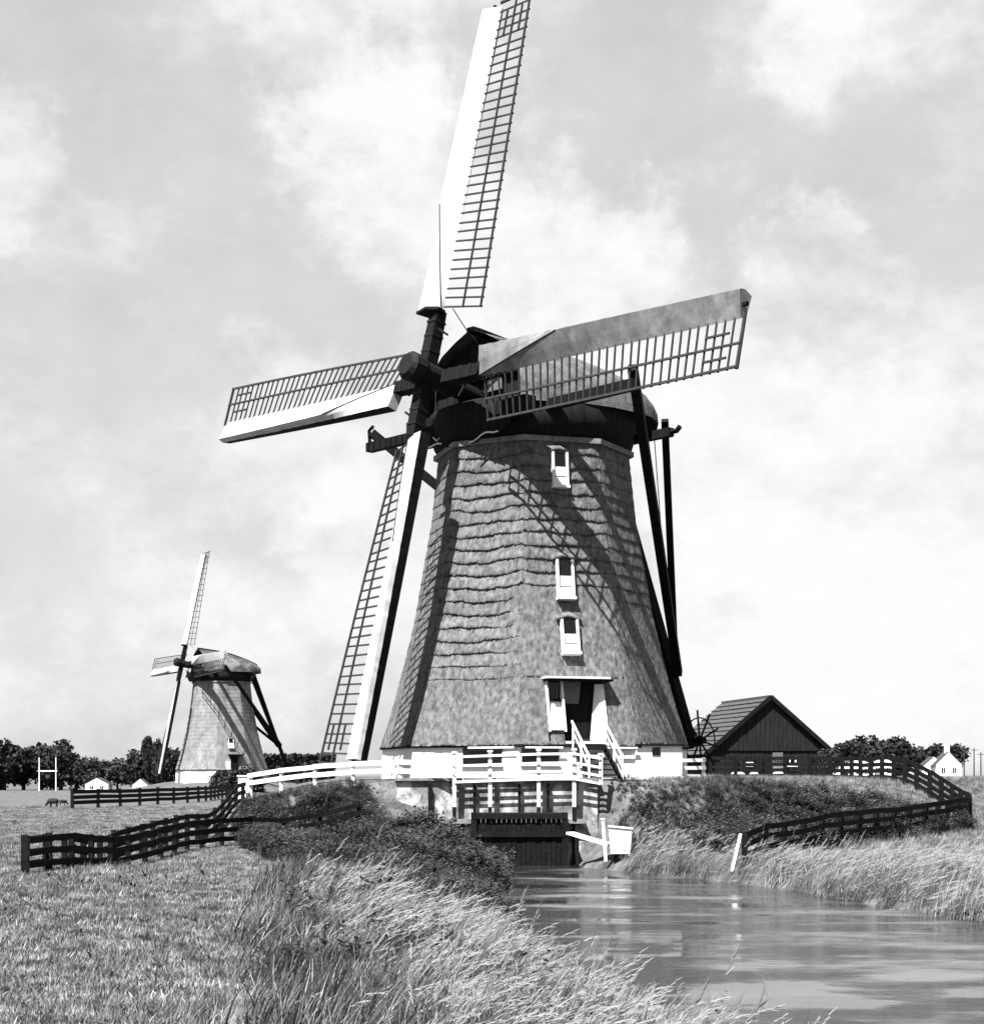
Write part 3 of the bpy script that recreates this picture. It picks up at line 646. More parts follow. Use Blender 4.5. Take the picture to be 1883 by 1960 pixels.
# ------------------------------------------------------------------ retaining wall, sluice rack, landing
wall = thing('retaining_wall', 'stained brick retaining wall below the mill above the sluice', 'wall', (0, 52.3, 0))
b = MB(); b.hexa([(-3.0, -.12, -.6), (3.3, -.12, -.6), (3.3, .35, -.6), (-3.0, .35, -.6), (-3.0, 0, 2.60), (3.3, 0, 2.60), (3.3, .35, 2.60), (-3.0, .35, 2.60)]); b.build('brick_face', 'brick', wall)
for i in range(6):
    b = MB(); x0 = -3.05+i*1.07; b.box((x0+.53, .14, 2.635), .525, .26, .045); b.build('coping_stone', 'ledge_stone', wall)
for i, x in enumerate((-1.95, -.55, .85, 1.75, 2.55)):
    b = MB(); b.box((x, -.14, .95), .04, .08, 1.55); b.build('buttress', 'fence_dark', wall)
b = MB(); b.box((0, -.2, 1.33), 2.9, .16, .07); b.build('ledge', 'ledge_stone', wall)
rack = thing('sluice_rack', 'black upright plank sluice rack standing in the canal head', 'sluice', (1.2, 51.0, 0))
xg = -1.7
while xg < .98:
    w = random.uniform(.13, .17); b = MB(); b.box((xg+w/2, random.uniform(-.012, .012), .55), w/2-.008, .04, .95+random.uniform(-.02, .02)); b.build('plank', 'fence_dark', rack); xg += w
for z in (1.50, .95): b = MB(); b.box((-.35, -.08, z), 1.42, .05, .07); b.build('crossbar', 'tarred', rack)
b = MB(); b.box((-.35, .35, 1.56), 1.45, .42, .05); b.build('deck', 'tarred_boards', rack)
for x in (-1.75, 1.02): b = MB(); b.box((x, -.02, .55), .09, .09, 1.08); b.build('post', 'tarred', rack)
b = MB(); b.box((1.09, .55, .5), .05, .55, .9); b.build('side_wall', 'brick', rack)
# white landing stage
lan = thing('landing_plank', 'white plank ramp sloping down to the bank beside the sluice', 'plank', (2.9, 49.6, .6))
b = MB(); b.beam((-.55, .8, .42), (1.05, -.8, -.02), .34, .07); b.build('board', 'white_paint', lan)
b = MB(); b.beam((-.35, .4, -.6), (-.35, .4, .3), .1); b.build('support', 'fence_dark', lan)
b = MB(); b.beam((.75, -.3, -.6), (.75, -.3, .05), .1); b.build('support', 'fence_dark', lan)
bt = thing('white_box', 'white wooden box with sloped front on the bank right of the sluice', 'box', (3.72, 48.9, .62))
b = MB(); b.hexa([(-.26, -.2, -.15), (.3, -.2, -.15), (.36, .3, -.15), (-.22, .3, -.15), (-.32, -.14, .62), (.36, -.14, .55), (.40, .26, .55), (-.28, .26, .62)]); b.build('box_side', 'white_paint', bt)
b = MB(); b.hexa([(-.35, -.18, .63), (.39, -.18, .56), (.43, .30, .56), (-.31, .30, .63), (-.35, -.18, .67), (.39, -.18, .60), (.43, .30, .60), (-.31, .30, .67)]); b.build('lid', 'white_paint', bt)
ps = thing('white_post', 'short white post leaning beside the white box', 'post', (3.32, 48.8, .55))
b = MB(); b.beam((0, 0, -.3), (-.09, 0, .92), .09, .1); b.build('shaft', 'white_paint', ps)
b = MB(); b.box((-.093, 0, .93), .06, .065, .025); b.build('post_cap', 'white_paint', ps)

# ------------------------------------------------------------------ fences
def fence(name, label, pts, m, spacing, hts, railw, postw, ph, tilt=0, zfun=None, cat='fence', extra=.25, group=None, side=-1, smooth=True):
    """pts: plan polyline (x, y) or (x, y, z); hts: rail heights above ground; ph: post height"""
    if smooth:                                        # rounded run through the given points
        Q = [pts[0]]+list(pts)+[pts[-1]]; np_ = []
        for i in range(1, len(Q)-2):
            for t in (0, .25, .5, .75):
                np_.append(tuple(.5*(2*Q[i][c]+(Q[i+1][c]-Q[i-1][c])*t+(2*Q[i-1][c]-5*Q[i][c]+4*Q[i+1][c]-Q[i+2][c])*t*t+(3*Q[i][c]-Q[i-1][c]-3*Q[i+1][c]+Q[i+2][c])*t**3) for c in range(len(Q[i]))))
        pts = np_+[pts[-1]]
    P = [Vector((p[0], p[1], p[2] if len(p) > 2 else float(land(p[0], p[1])))) for p in pts]
    root = thing(name, label, cat, tuple(P[0]), group=group); o0 = P[0]
    seg = [(B-A).length for A, B in zip(P[:-1], P[1:])]; tot = sum(seg); n = max(1, round(tot/spacing))
    def at(s):
        for A, B, l in zip(P[:-1], P[1:], seg):
            if s <= l or B is P[-1]: return A.lerp(B, min(1, s/l)), (B-A).normalized()
            s -= l
    posts = [at(tot*i/n) for i in range(n+1)]; tops = []
    for (p, d) in posts:
        q = p-o0; ln = Vector((random.uniform(-.03, .03), random.uniform(-.03, .03), 1))
        if len(pts[0]) < 3: q.z = float(land(p.x, p.y))-o0.z
        tops.append((q, ln, d))
        b = MB(); b.beam(q-Vector((0, 0, extra)), q+ln*(ph+random.uniform(-.02, .03)), postw, postw, w2=postw*.92, h2=postw*.92); b.build('post', m, root)
    for (q, l1, d), (q2, l2, _) in zip(tops[:-1], tops[1:]):
        dd = (q2-q).normalized(); nn = Vector((dd.y, -dd.x, 0)).normalized()*(postw/2+.02)*(-side)
        for h in hts:
            b = MB(); b.beam(q+l1*(h+random.uniform(-.015, .015))+nn-dd*.04, q2+l2*(h+random.uniform(-.015, .015))+nn+dd*.04, .035, railw); b.build('rail', m, root)
    return root
WALLY = 52.0
# tall white posts with rails over the sluice
br = thing('sluice_railing', 'white post and rail railing over the sluice in front of the mill', 'railing', (0, 52.0, 2.0))
xsr = [(-1.17, 3.45), (-.06, 3.49), (1.45, 3.54), (2.55, 3.55), (3.38, 3.40)]
feet = {3.38: .45}
for x, zt in xsr:
    b = MB(); b.beam((x, -.05, feet.get(x, -.22)), (x, -.05, zt-2.0), .11, .11); p_ = b.build('post', 'white_paint', br)
    b = MB(); b.box((x, -.05, zt-1.98), .085, .085, .03); b.build('post_cap', 'white_paint', p_)
    
    if x not in feet: b = MB(); b.beam((x, -.05, -.6), (x, -.05, -.225), .115, .115); b.build('post_foot', 'tarred', p_)
for (x0, z0), (x1, z1) in zip(xsr[:-1], xsr[1:]):
    for dz in (-.12, -.40, -.66, -.90):
        b = MB(); b.beam((x0, -.135, z0-2.0+dz), (x1, -.135, z1-2.0+dz), .035, .075); b.build('rail', 'white_paint', br)
# short fence right of the stair towards the right slope
fence('white_fence', 'white rail fence running from the sluice posts left round the yard', [(-1.17, 51.95, 2.50), (-2.6, 52.4, 2.55), (-4.4, 53.4, 2.50), (-6.2, 55.0, 2.38), (-7.7, 56.6, 2.22), (-8.25, 57.2, 2.12)], 'white_paint', 1.75, (.62, .36), .15, .12, .68, side=1)
g = thing('gate_post_panel', 'broad white board end post at the far left of the white fence', 'post', (-8.45, 57.3, 2.0))
b = MB(); b.box((0, 0, .3), .24, .06, .42); b.build('board', 'white_paint', g)
b = MB(); b.box((0, 0, .74), .28, .09, .025); b.build('top_ledge', 'white_paint', g)
fence('white_fence', 'short white three rail fence at the right corner of the mill plinth', [(6.35, 56.2, 2.45), (7.15, 56.6, 2.45)], 'white_paint', .8, (.82, .56, .28), .12, .11, .9)
# dark fences
fence('dark_fence', 'dark tarred rail fence climbing from the left meadow to the white fence', [(-9.45, 33.8), (-9.2, 38), (-9.0, 42.5), (-8.8, 47), (-8.6, 52), (-8.5, 57.0)], 'fence_dark', 1.3, (.70, .45, .2), .13, .12, .78)
fence('dark_fence', 'dark tarred rail fence along the ditch below the weedy slope, left', [(-9.35, 33.5), (-8.9, 36.5), (-8.3, 41), (-7.8, 45.0), (-6.9, 47.0), (-5.4, 48.2), (-3.9, 48.8)], 'fence_dark', 1.2, (.70, .45, .2), .13, .12, .78)
fence('dark_fence', 'dark four rail fence curving along the right bank behind the reeds', [(6.6, 43.6), (9.0, 46.6), (11.5, 49.5), (13.8, 52.3), (15.2, 54.6), (16.0, 56.4)], 'fence_dark', 1.1, (.92, .66, .4, .15), .15, .15, .98)
fence('dark_fence', 'dark rail fence behind the garden, from the right bend back towards barn', [(16.1, 56.5), (16.7, 58.8), (16.7, 61.5), (16.1, 65.0), (15.4, 69.0), (14.6, 73.0), (12.0, 74.5), (9.8, 75.0)], 'fence_dark', 1.1, (.92, .66, .4, .15), .16, .16, .98)
fence('dark_fence', 'low dark plank fence of the distant mill yard at far left', [(-27.6, 110), (-26.2, 120), (-24.6, 140), (-26, 160), (-27, 175)], 'fence_dark', 4.5, (1.1, .75, .4), .26, .2, 1.3)
st_ = thing('leaning_strut', 'pale plank leaning on the left end of the right bank fence', 'plank', (6.2, 43.2, .25))
b = MB(); b.beam((0, -.1, 0), (.3, .4, .95), .08, .13); b.build('board', 'white_paint', st_)
b = MB(); b.beam((.25, .36, .85), (.48, .44, .85), .04, .06); b.build('fixing_batten', 'fence_dark', st_)
for i, (px, py0, py1, d) in enumerate(((1617, 1475, 1515, 72.0), (1678, 1478, 1512, 70.5))):
    P = ray(px, py1, d); g = tag(MB().beam((0, 0, -.2), (.02, 0, (py1-py0)/FPX*d), .2, .2).build('garden_post', 'ledge_stone'), ('pale slim post in the garden behind the right bank fence, left one', 'pale stouter post in the garden behind right bank fence, right one')[i], 'post'); g.location = P

# ------------------------------------------------------------------ barn
BD = 114.0; bx = lambda px: (px-CX)/FPX*BD; bz = lambda py: EYE+(CY-py)/FPX*BD
zg = 2.45
barn = thing('barn', 'dark timber barn with steep gable and tiled roof behind the mill', 'barn', (bx(1473), BD, zg), R(11))
hw = 4.15; ze = 2.05; zr = bz(1336)-zg; ln = 9.5
nb = 26
for i in range(nb):
    x0 = -hw+2*hw*i/nb; x1 = x0+2*hw/nb-.03
    top = lambda x: ze+(zr-ze)*(1-abs(x)/hw)
    segs = [(0, ze, 0)] if False else []
    for lo, hi0, hi1, yo in ((0, ze-.05, ze-.05, .05), (ze-.05, top(x0)-.1, top(x1)-.1, -.04)):
        if hi0-lo < .02 and hi1-lo < .02: continue
        jy = yo+random.uniform(-.012, .012)
        b = MB(); b.hexa([(x0, jy, lo), (x1, jy, lo), (x1, jy+.06, lo), (x0, jy+.06, lo), (x0, jy, max(hi0, lo+.02)), (x1, jy, max(hi1, lo+.02)), (x1, jy+.06, max(hi1, lo+.02)), (x0, jy+.06, max(hi0, lo+.02))])
        b.build('gable_board', 'barn_boards', barn)
b = MB(); b.hexa([(-hw+.05, .14, 0), (hw-.05, .14, 0), (hw-.05, ln, 0), (-hw+.05, ln, 0), (-hw+.05, .14, ze), (hw-.05, .14, ze), (hw-.05, ln, ze), (-hw+.05, ln, ze)]); b.build('side_walls', 'barn_boards', barn)
b = MB(); b.prism([(-hw+.1, .06, ze-.1), (hw-.1, .06, ze-.1), (0, .06, zr-.15)], (0, .06, 0)); b.build('gable_backing', 'tarred', barn)
roof = thing_part('roof', barn)
for sg in (-1, 1):
    A = Vector((0, -.25, zr)); E_ = Vector((sg*(hw+.55), -.25, ze-.45*(zr-ze)/hw)); rows = 12
    for i in range(rows):
        p = A.lerp(E_, i/rows); q = A.lerp(E_, (i+1.12)/rows); nrm = Vector((sg*(zr-ze), 0, hw)).normalized()
        b = MB(); jz = random.uniform(0, .015)
        p0, q0 = p+nrm*(.02+jz), q+nrm*(.11+jz)
        vs = [p0, q0, q0+nrm*.05, p0+nrm*.05]; b.prism([vs[0], vs[1], vs[2], vs[3]], (0, ln+.5, 0)); b.build('tile_row', 'barn_roof', roof)
    b = MB(); b.beam((0, -.3, zr+.06), (sg*(hw+.55), -.3, E_.z+.06), .07, .28); b.build('barge_board', 'tarred', roof)
b = MB(); b.beam((0, -.3, zr+.1), (0, ln+.2, zr+.1), .3, .14); b.build('ridge_tiles', 'barn_roof', roof)
lx = lambda px: (px-1473)/FPX*BD
lz = lambda py: EYE+(CY-py)/FPX*BD-zg
def panel(nm, a, b_, c, d, m, yo=-.03, par=barn): q = MB(); q.box(((lx(a)+lx(b_))/2, yo, (lz(c)+lz(d))/2), abs(lx(b_)-lx(a))/2, .035, abs(lz(d)-lz(c))/2); return q.build(nm, m, par)
panel('doorway', 1418, 1478, 1455, 1491, 'tarred', .0)
dr = panel('door', 1479, 1499, 1441, 1491, 'ledge_stone', -.02); panel('upper_leaf', 1479.5, 1498.5, 1441.5, 1456, 'grey_paint', -.07, dr)
wn = panel('window', 1503, 1525, 1448, 1467, 'glass_dark', -.0); panel('sill', 1500, 1528, 1464, 1468, 'white_paint', -.09, wn)
panel('glazing_bar', 1512, 1514, 1449, 1464, 'white_paint', -.06, wn); panel('frame', 1523, 1526, 1448, 1464, 'white_paint', -.06, wn)
panel('small_window', 1425, 1439, 1459, 1468, 'white_paint', -.06)
# pale lumps lying before the barn
for i, (px, py, w, lab) in enumerate(((1412, 1491, 34, 'largest pale rounded stone on the grass before the barn'), (1443, 1491, 22, 'small pale rounded stone beside the barn doorway'), (1490, 1492, 26, 'pale flat stone under the pale barn door'))):
    P = ray(px, py+4, 100.0); r_ = w/FPX*100/2; P.z = float(land(P.x, P.y))
    o = MB().blob((0, 0, .12), r_, r_*.7, .36, 12, 7, .06).build('stone', 'pale_stone', smooth=True); o.location = P; tag(o, lab, 'stone', 'pale stones before the barn')

# ------------------------------------------------------------------ trees, hedges, far houses
def leafmass(m, c, rad, n, size, lumps=14, zsq=1.0):
    c = Vector(c); cs = []
    for _ in range(lumps):
        v = Vector(rng.normal(0, 1, 3)).normalized()*rng.uniform(.25, .8)
        cs.append((c+Vector((v.x*rad[0], v.y*rad[1], v.z*rad[2]*zsq)), rng.uniform(.28, .5)))
    for _ in range(n):
        k, rs = cs[rng.integers(len(cs))]
        v = Vector(rng.normal(0, 1, 3)).normalized()*rng.uniform(.55, 1.05)*rs
        p = k+Vector((v.x*rad[0], v.y*rad[1], v.z*rad[2]))
        nrm = (v+Vector(rng.normal(0, .5, 3))).normalized(); t = nrm.orthogonal().normalized(); t.rotate(Matrix.Rotation(rng.uniform(0, 6.28), 3, nrm)); b = nrm.cross(t); s = size*rng.uniform(.6, 1.3)
        m.add([p-t*s-b*s*.6, p+t*s-b*s*.6, p+t*s*.7+b*s*.7, p-t*s*.5+b*s*.8], [(0, 1, 2, 3)])
crowns = []
for i in range(5):
    m = MB(); leafmass(m, (0, 0, 0), (1, 1, 1), 2600, .08, 26); crowns.append(m.mesh('crown', 'leaf'))
crowns_mid = []
for i in range(2):
    m = MB(); leafmass(m, (0, 0, 0), (1, 1, 1), 1300, .09, 16); crowns_mid.append(m.mesh('crown', 'leaf_mid'))
trunk = MB(); trunk.tube([(0, 0, -.05), (.02, 0, .4), (-.01, .02, .75), (.03, 0, 1.0)], [.09, .065, .05, .03], 7)
for k in range(4):
    an = k*1.6; trunk.tube([(0, 0, .5+.08*k), (.3*math.cos(an), .3*math.sin(an), .85+.05*k)], [.035, .012], 5)
trunk_me = trunk.mesh('trunk', 'bark', True)
ti = [0]
def tree(label, px, ptop, pbase, wpx, d, mid=False, name='broadleaf_tree', group=None, low=.03):
    zg_ = float(land((px-CX)/FPX*d, d)); top = EYE+(CY-ptop)/FPX*d; h = top-zg_; w = wpx*1.4/FPX*d
    t = thing(name, label, 'tree', ((px-CX)/FPX*d, d, zg_), random.uniform(0, 6.28), group)
    me = (crowns_mid if mid else crowns)[ti[0] % (2 if mid else 5)]; ti[0] += 1
    ch = h*(1-low)
    inst('crown', me, t, (0, 0, h-ch*.5), (0, 0, 0), (w/2/.95, w/2/.95, ch/2/.92))
    inst('trunk', trunk_me, t, (0, 0, 0), (0, 0, 0), (h*.5, h*.5, h*.62))
G = 'trees along the far left edge of the meadow'
tree('dark dense tree at the left picture edge behind the meadow', 8, 1418, 1505, 62, 250, group=G)
tree('second dark dense tree from the left edge of the meadow wood', 45, 1420, 1505, 60, 256, group=G)
tree('dark tall tree behind the white goal frame, left half', 80, 1416, 1505, 62, 262, group=G)
tree('tallest dark tree of the wood, just right of the white goal frame', 116, 1412, 1505, 66, 252, group=G)
tree('small pale airy tree on the right end of the dark wood', 146, 1436, 1505, 40, 258, True, group=G)
tree('low bushy tree in the gap between wood and distant mill, left', 172, 1453, 1505, 46, 250, True, group=G)
tree('low bushy tree in the gap between wood and distant mill, middle', 197, 1449, 1505, 48, 254, group=G)
tree('low pale bushy tree in the gap nearest the distant mill', 225, 1455, 1505, 44, 250, True, group=G)
tree('dark rounded tree left of the distant mill sail', 262, 1432, 1505, 52, 245, group=G)
tree('slim upright poplar left of the distant mill sail', 285, 1414, 1505, 26, 243, name='poplar_tree', group=G)
tree('slim upright poplar right behind the distant mill sail', 303, 1416, 1505, 24, 247, name='poplar_tree', group=G)
tree('dark tree between distant mill sail and its thatched body', 326, 1424, 1505, 44, 240, group=G)
G = 'trees on the right horizon'
tree('left dark dome tree right of the barn', 1626, 1412, 1462, 62, 240, group=G)
tree('broad tall dome tree in the middle right of the barn', 1672, 1404, 1462, 92, 246, group=G)
tree('right dark dome tree of the clump beyond the barn', 1714, 1414, 1462, 60, 238, group=G)
tree('left small dark tree behind the white cottages', 1783, 1432, 1465, 56, 250, group=G)
tree('right dark round tree behind the white cottages', 1813, 1418, 1465, 58, 256, group=G)
tree('bushy small tree at the right corner of the barn', 1583, 1437, 1490, 44, 112, True, group=G, low=.02)
tree('dark round bush at the foot of distant mill', 462, 1466, 1500, 62, 180, name='bush', low=.0)
tree('small dark bush by the distant mill door', 428, 1476, 1500, 36, 183, name='bush', low=.0)
hd = thing('hedge', 'long flat topped dark hedge right of the distant mill', 'hedge', (-27.0, 232, .5))
m = MB()
for i in range(5200):
    x = rng.uniform(-5.2, 5.2); z = rng.uniform(0, 5.1); y = rng.uniform(-.9, .9); s = rng.uniform(.14, .3)
    nrm = Vector(rng.normal(0, 1, 3)).normalized(); t = nrm.orthogonal().normalized(); bb = nrm.cross(t); p = Vector((x, y, z+rng.normal(0, .06)))
    m.add([p-t*s-bb*s, p+t*s-bb*s, p+t*s+bb*s, p-t*s+bb*s], [(0, 1, 2, 3)])
hm = m.build('foliage', 'leaf', hd)
m = MB(); m.box((0, 0, 2.4), 5.0, .6, 2.4); m.build('inner_branches', 'bark', hd)
def cottage(label, px, d, w, h, hr, chim=True, rz=0, name='cottage', win=2):
    x = (px-CX)/FPX*d; t = thing(name, label, 'house', (x, d, float(land(x, d))), rz)
    dp = w*.8
    b = MB(); b.prism([(-w/2, 0, -.3), (w/2, 0, -.3), (w/2, 0, h), (0, 0, hr), (-w/2, 0, h)], (0, dp, 0)); b.build('wall', 'white_brick', t)
    rf = thing_part('roof', t)
    for sg in (-1, 1):
        b = MB(); n2 = Vector((sg*(hr-h), 0, w/2)).normalized()*.12
        A = Vector((0, -.02+.2, hr)); E2 = Vector((sg*(w/2+.25), .18, h-.25*(hr-h)/(w/2)))
        b.prism([A+n2*.1, E2+n2*.1, E2+n2*1.1, A+n2*1.1], (0, dp, 0)); b.build('roof_slope', 'tile_roof', rf)
    if chim: b = MB(); b.box((0, dp*.4, hr+.3), .3, .3, .7); b.build('chimney', 'white_brick', rf)
    for k in range(win):
        wx = -w*.22+w*.44*k/max(1, win-1)
        b = MB(); b.box((wx, -.02, h*.55), w*.07, .04, h*.2); wv = b.build('window', 'glass_dark', t)
        b = MB(); b.box((wx, -.06, h*.55), w*.01, .02, h*.2); b.build('glazing_bar', 'white_paint', wv)
cottage('white gabled cottage left of the pair on the right horizon', 1788, 228, 3.2, 1.3, 2.7, False)
cottage('white gabled cottage with chimney nearest the right picture edge', 1816, 226, 3.4, 1.6, 3.3, True)
cottage('low white farmhouse under the dome trees right of barn', 1690, 215, 3.2, 1.6, 2.6, False)
cottage('long low white house left end under the dome trees', 1643, 216, 5.0, 1.4, 2.3, False, win=3)
cottage('small white house below the wood in the far left meadow', 185, 246, 3.4, .9, 1.8, False)
cottage('tiny white house at the left foot of distant mill trees', 268, 236, 2.2, .8, 1.7, False)
for i, (px, pt) in enumerate(((1845, 1438), (1864, 1432), (1877, 1440))):
    d = 230.; x = (px-CX)/FPX*d; zg_ = float(land(x, d)); t = thing('telegraph_pole', ('telegraph pole nearest the white cottages on the right horizon', 'middle telegraph pole on the right horizon', 'telegraph pole at the right picture edge')[i], 'pole', (x, d, zg_), group='telegraph poles')
    hh = EYE+(CY-pt)/FPX*d-zg_
    MB().tube([(0, 0, -.3), (0, 0, hh)], [.10, .07], 7).build('pole', 'bark', t); b = MB(); b.beam((-.5, 0, hh-.3), (.5, 0, hh-.3), .08); b.build('crossarm', 'bark', t)
# white goal frame on the far meadow
d = 240.; x0 = (75-CX)/FPX*d; x1 = (107-CX)/FPX*d; zz = float(land((x0+x1)/2, d)); gf = thing('goal_frame', 'white H shaped goal frame before the dark wood', 'goal', ((x0+x1)/2, d, zz))
hw_ = (x1-x0)/2
for sg in (-1, 1):
    b = MB(); b.beam((sg*hw_, 0, -.3), (sg*hw_, 0, EYE+(CY-1450)/FPX*d-zz), .16, .16, w2=.1, h2=.1); b.build('upright', 'white_paint', gf)
b = MB(); b.beam((-hw_-.2, 0, EYE+(CY-1476)/FPX*d-zz), (hw_+.2, 0, EYE+(CY-1476)/FPX*d-zz), .18); b.build('crossbar', 'white_paint', gf)
# two small dark grazing animals
for i, (px, py, lg, lab) in enumerate(((102, 1541, .8, 'larger dark sheep grazing on the far left meadow'), (120, 1538, .55, 'smaller dark sheep grazing right of the larger one'))):
    d = (EYE-.55)*FPX/(py+5-CY); P = Vector(((px-CX)/FPX*d, d, 0)); P.z = float(land(P.x, P.y))
    s = MB(); s.tube([(-.42, 0, .52), (-.36, 0, .56), (-.1, 0, .57), (.2, 0, .58), (.38, 0, .55), (.48, 0, .46), (.58, 0, .34), (.68, 0, .22), (.73, 0, .16)], [.10, .22, .25, .25, .22, .14, .10, .09, .04], 10)
    for lx_, ly_ in ((-.28, -.12), (-.28, .12), (.25, -.11), (.25, .11)): s.tube([(lx_, ly_, .5), (lx_-.03, ly_, .25), (lx_, ly_, .0)], [.09, .05, .035], 6)
    for ly_ in (-1, 1): s.tube([(.56, ly_*.06, .38), (.53, ly_*.17, .36)], [.035, .02], 5)
    s.tube([(-.42, 0, .56), (-.5, 0, .36)], [.05, .03], 5)
    o = s.build('sheep', 'dark_wool', smooth=True); o.location = P; o.scale = (lg,)*3; o.rotation_euler.z = R(170 if i == 0 else 20); tag(o, lab, 'sheep', 'dark sheep on the meadow')

# ------------------------------------------------------------------ vegetation: real blades and leaves, instanced by the thousand
protos = {}
def proto(name, mb, mats, me=None):
    if me is not None:
        me.materials.clear(); me.materials.append(MATS[mats[0]]); return bpy.data.objects.new(name, me)
    me = bpy.data.meshes.new(name); me.from_pydata(mb.v, [], mb.f)
    for m in mats: me.materials.append(MATS[m])
    if getattr(mb, 'mi', None): me.polygons.foreach_set('material_index', mb.mi)
    me.update(); o = bpy.data.objects.new(name, me); return o
def blade(mb, base, h, lean, az, width, curve, segs=4, mi=0, plume=False):
    base = Vector(base); d = Vector((math.cos(az), math.sin(az), 0)); side = Vector((-d.y, d.x, 0)); side.rotate(Matrix.Rotation(random.uniform(-.9, .9), 3, 'Z'))
    pts = []; p = base.copy(); ang = lean
    for i in range(segs+1):
        pts.append(p.copy()); p = p+(d*math.sin(ang)+Vector((0, 0, 1))*math.cos(ang))*h/segs; ang += curve/segs
    vs = []
    for i, q in enumerate(pts):
        w = width*(1-(i/segs)**1.6)*.5+.0006; vs += [q-side*w, q+side*w]
    n0 = len(mb.f); mb.add(vs, [(2*i, 2*i+1, 2*i+3, 2*i+2) for i in range(segs)]); mb.mi += [mi]*segs
    if plume:
        top = pts[-1]; dirv = (pts[-1]-pts[-2]).normalized()
        for k in range(14):
            t = random.uniform(-.06, .2); q = top+dirv*t; dv = (dirv+Vector((random.uniform(-.3, .3), random.uniform(-.3, .3), random.uniform(-.45, .1)))).normalized()*random.uniform(.04, .10)
            sd = dv.orthogonal().normalized()*.0045
            mb.add([q-sd, q+sd, q+dv+sd*.4, q+dv-sd*.4], [(0, 1, 2, 3)]); mb.mi.append(1)
def mk(): m = MB(); m.mi = []; return m
# short lawn tufts
P_lawn = []
for i in range(5):
    m = mk()
    for _ in range(46): blade(m, (random.gauss(0, .13), random.gauss(0, .13), -.02), random.uniform(.04, .11), random.uniform(.1, .9), random.gauss(.2, 2.0), random.uniform(.008, .018), random.uniform(.2, .9), 2)
    P_lawn.append(proto('lawn_tuft', m, ['lawn']))
P_tall = []
for i in range(4):
    m = mk()
    for _ in range(34): blade(m, (random.gauss(0, .12), random.gauss(0, .12), -.03), random.uniform(.12, .34), random.uniform(.05, .6), random.gauss(.2, .8), random.uniform(.006, .012), random.uniform(.3, 1.1), 3)
    P_tall.append(proto('rough_grass_tuft', m, ['lawn']))
P_tall_d = [proto('dark_grass_tuft', None, ['weed'], o.data.copy()) for o in P_tall]
P_reed = []
for i in range(6):
    m = mk()
    for _ in range(28): blade(m, (random.gauss(0, .17), random.gauss(0, .17), -.05), random.uniform(.3, 1.0), random.uniform(.1, .6), random.gauss(.15, .5), random.uniform(.006, .014), random.uniform(.4, 1.5), 5, 0, random.random() < .22)
    P_reed.append(proto('reed_clump', m, ['reed', 'plume']))
P_weed = []
for i in range(5):
    m = mk()
    for _ in range(14):
        bx_, by_ = random.gauss(0, .16), random.gauss(0, .16); h = random.uniform(.35, .85); az = random.gauss(.2, 1.0); lean = random.uniform(0, .35)
        blade(m, (bx_, by_, -.03), h, lean, az, .012, .3, 3)
        for _k in range(11):
            t = random.uniform(.2, 1.0); p = Vector((bx_+math.cos(az)*math.sin(lean+.1)*h*t, by_+math.sin(az)*math.sin(lean+.1)*h*t, h*t*math.cos(lean)))
            a2 = random.uniform(0, 6.28); L_ = random.uniform(.06, .16); dv = Vector((math.cos(a2), math.sin(a2), random.uniform(-.3, .7))).normalized()*L_; sd = Vector((-math.sin(a2), math.cos(a2), random.uniform(-.3, .3)))*L_*.28
            m.add([p, p+dv*.5+sd, p+dv, p+dv*.5-sd], [(0, 1, 2, 3)]); m.mi.append(0)
    P_weed.append(m)
P_weed_d = [proto('weed_clump', m, ['weed']) for m in P_weed]; P_weed_l = [proto('pale_weed_clump', m, ['weed_light']) for m in P_weed]

P_broad = []
for i in range(4):
    m = mk()
    for _ in range(11):
        a2 = random.uniform(0, 6.28); L_ = random.uniform(.12, .34); el = random.uniform(.2, 1.2); d0 = Vector((math.cos(a2)*math.cos(el), math.sin(a2)*math.cos(el), math.sin(el))); sd = Vector((-math.sin(a2), math.cos(a2), 0))
        p = [Vector((0, 0, -.02)), d0*L_*.35, d0*L_*.7, d0*L_-Vector((0, 0, L_*.18))]; w = [.008, .11*L_, .09*L_, .003]; vs = []
        for q_, w_ in zip(p, w): vs += [q_-sd*w_, q_+sd*w_]
        m.add(vs, [(2*k, 2*k+1, 2*k+3, 2*k+2) for k in range(3)]); m.mi += [0]*3
    P_broad.append(m)
P_broad_d = [proto('dock_plant', m, ['weed']) for m in P_broad]; P_broad_l = [proto('pale_dock_plant', m, ['weed_light']) for m in P_broad]
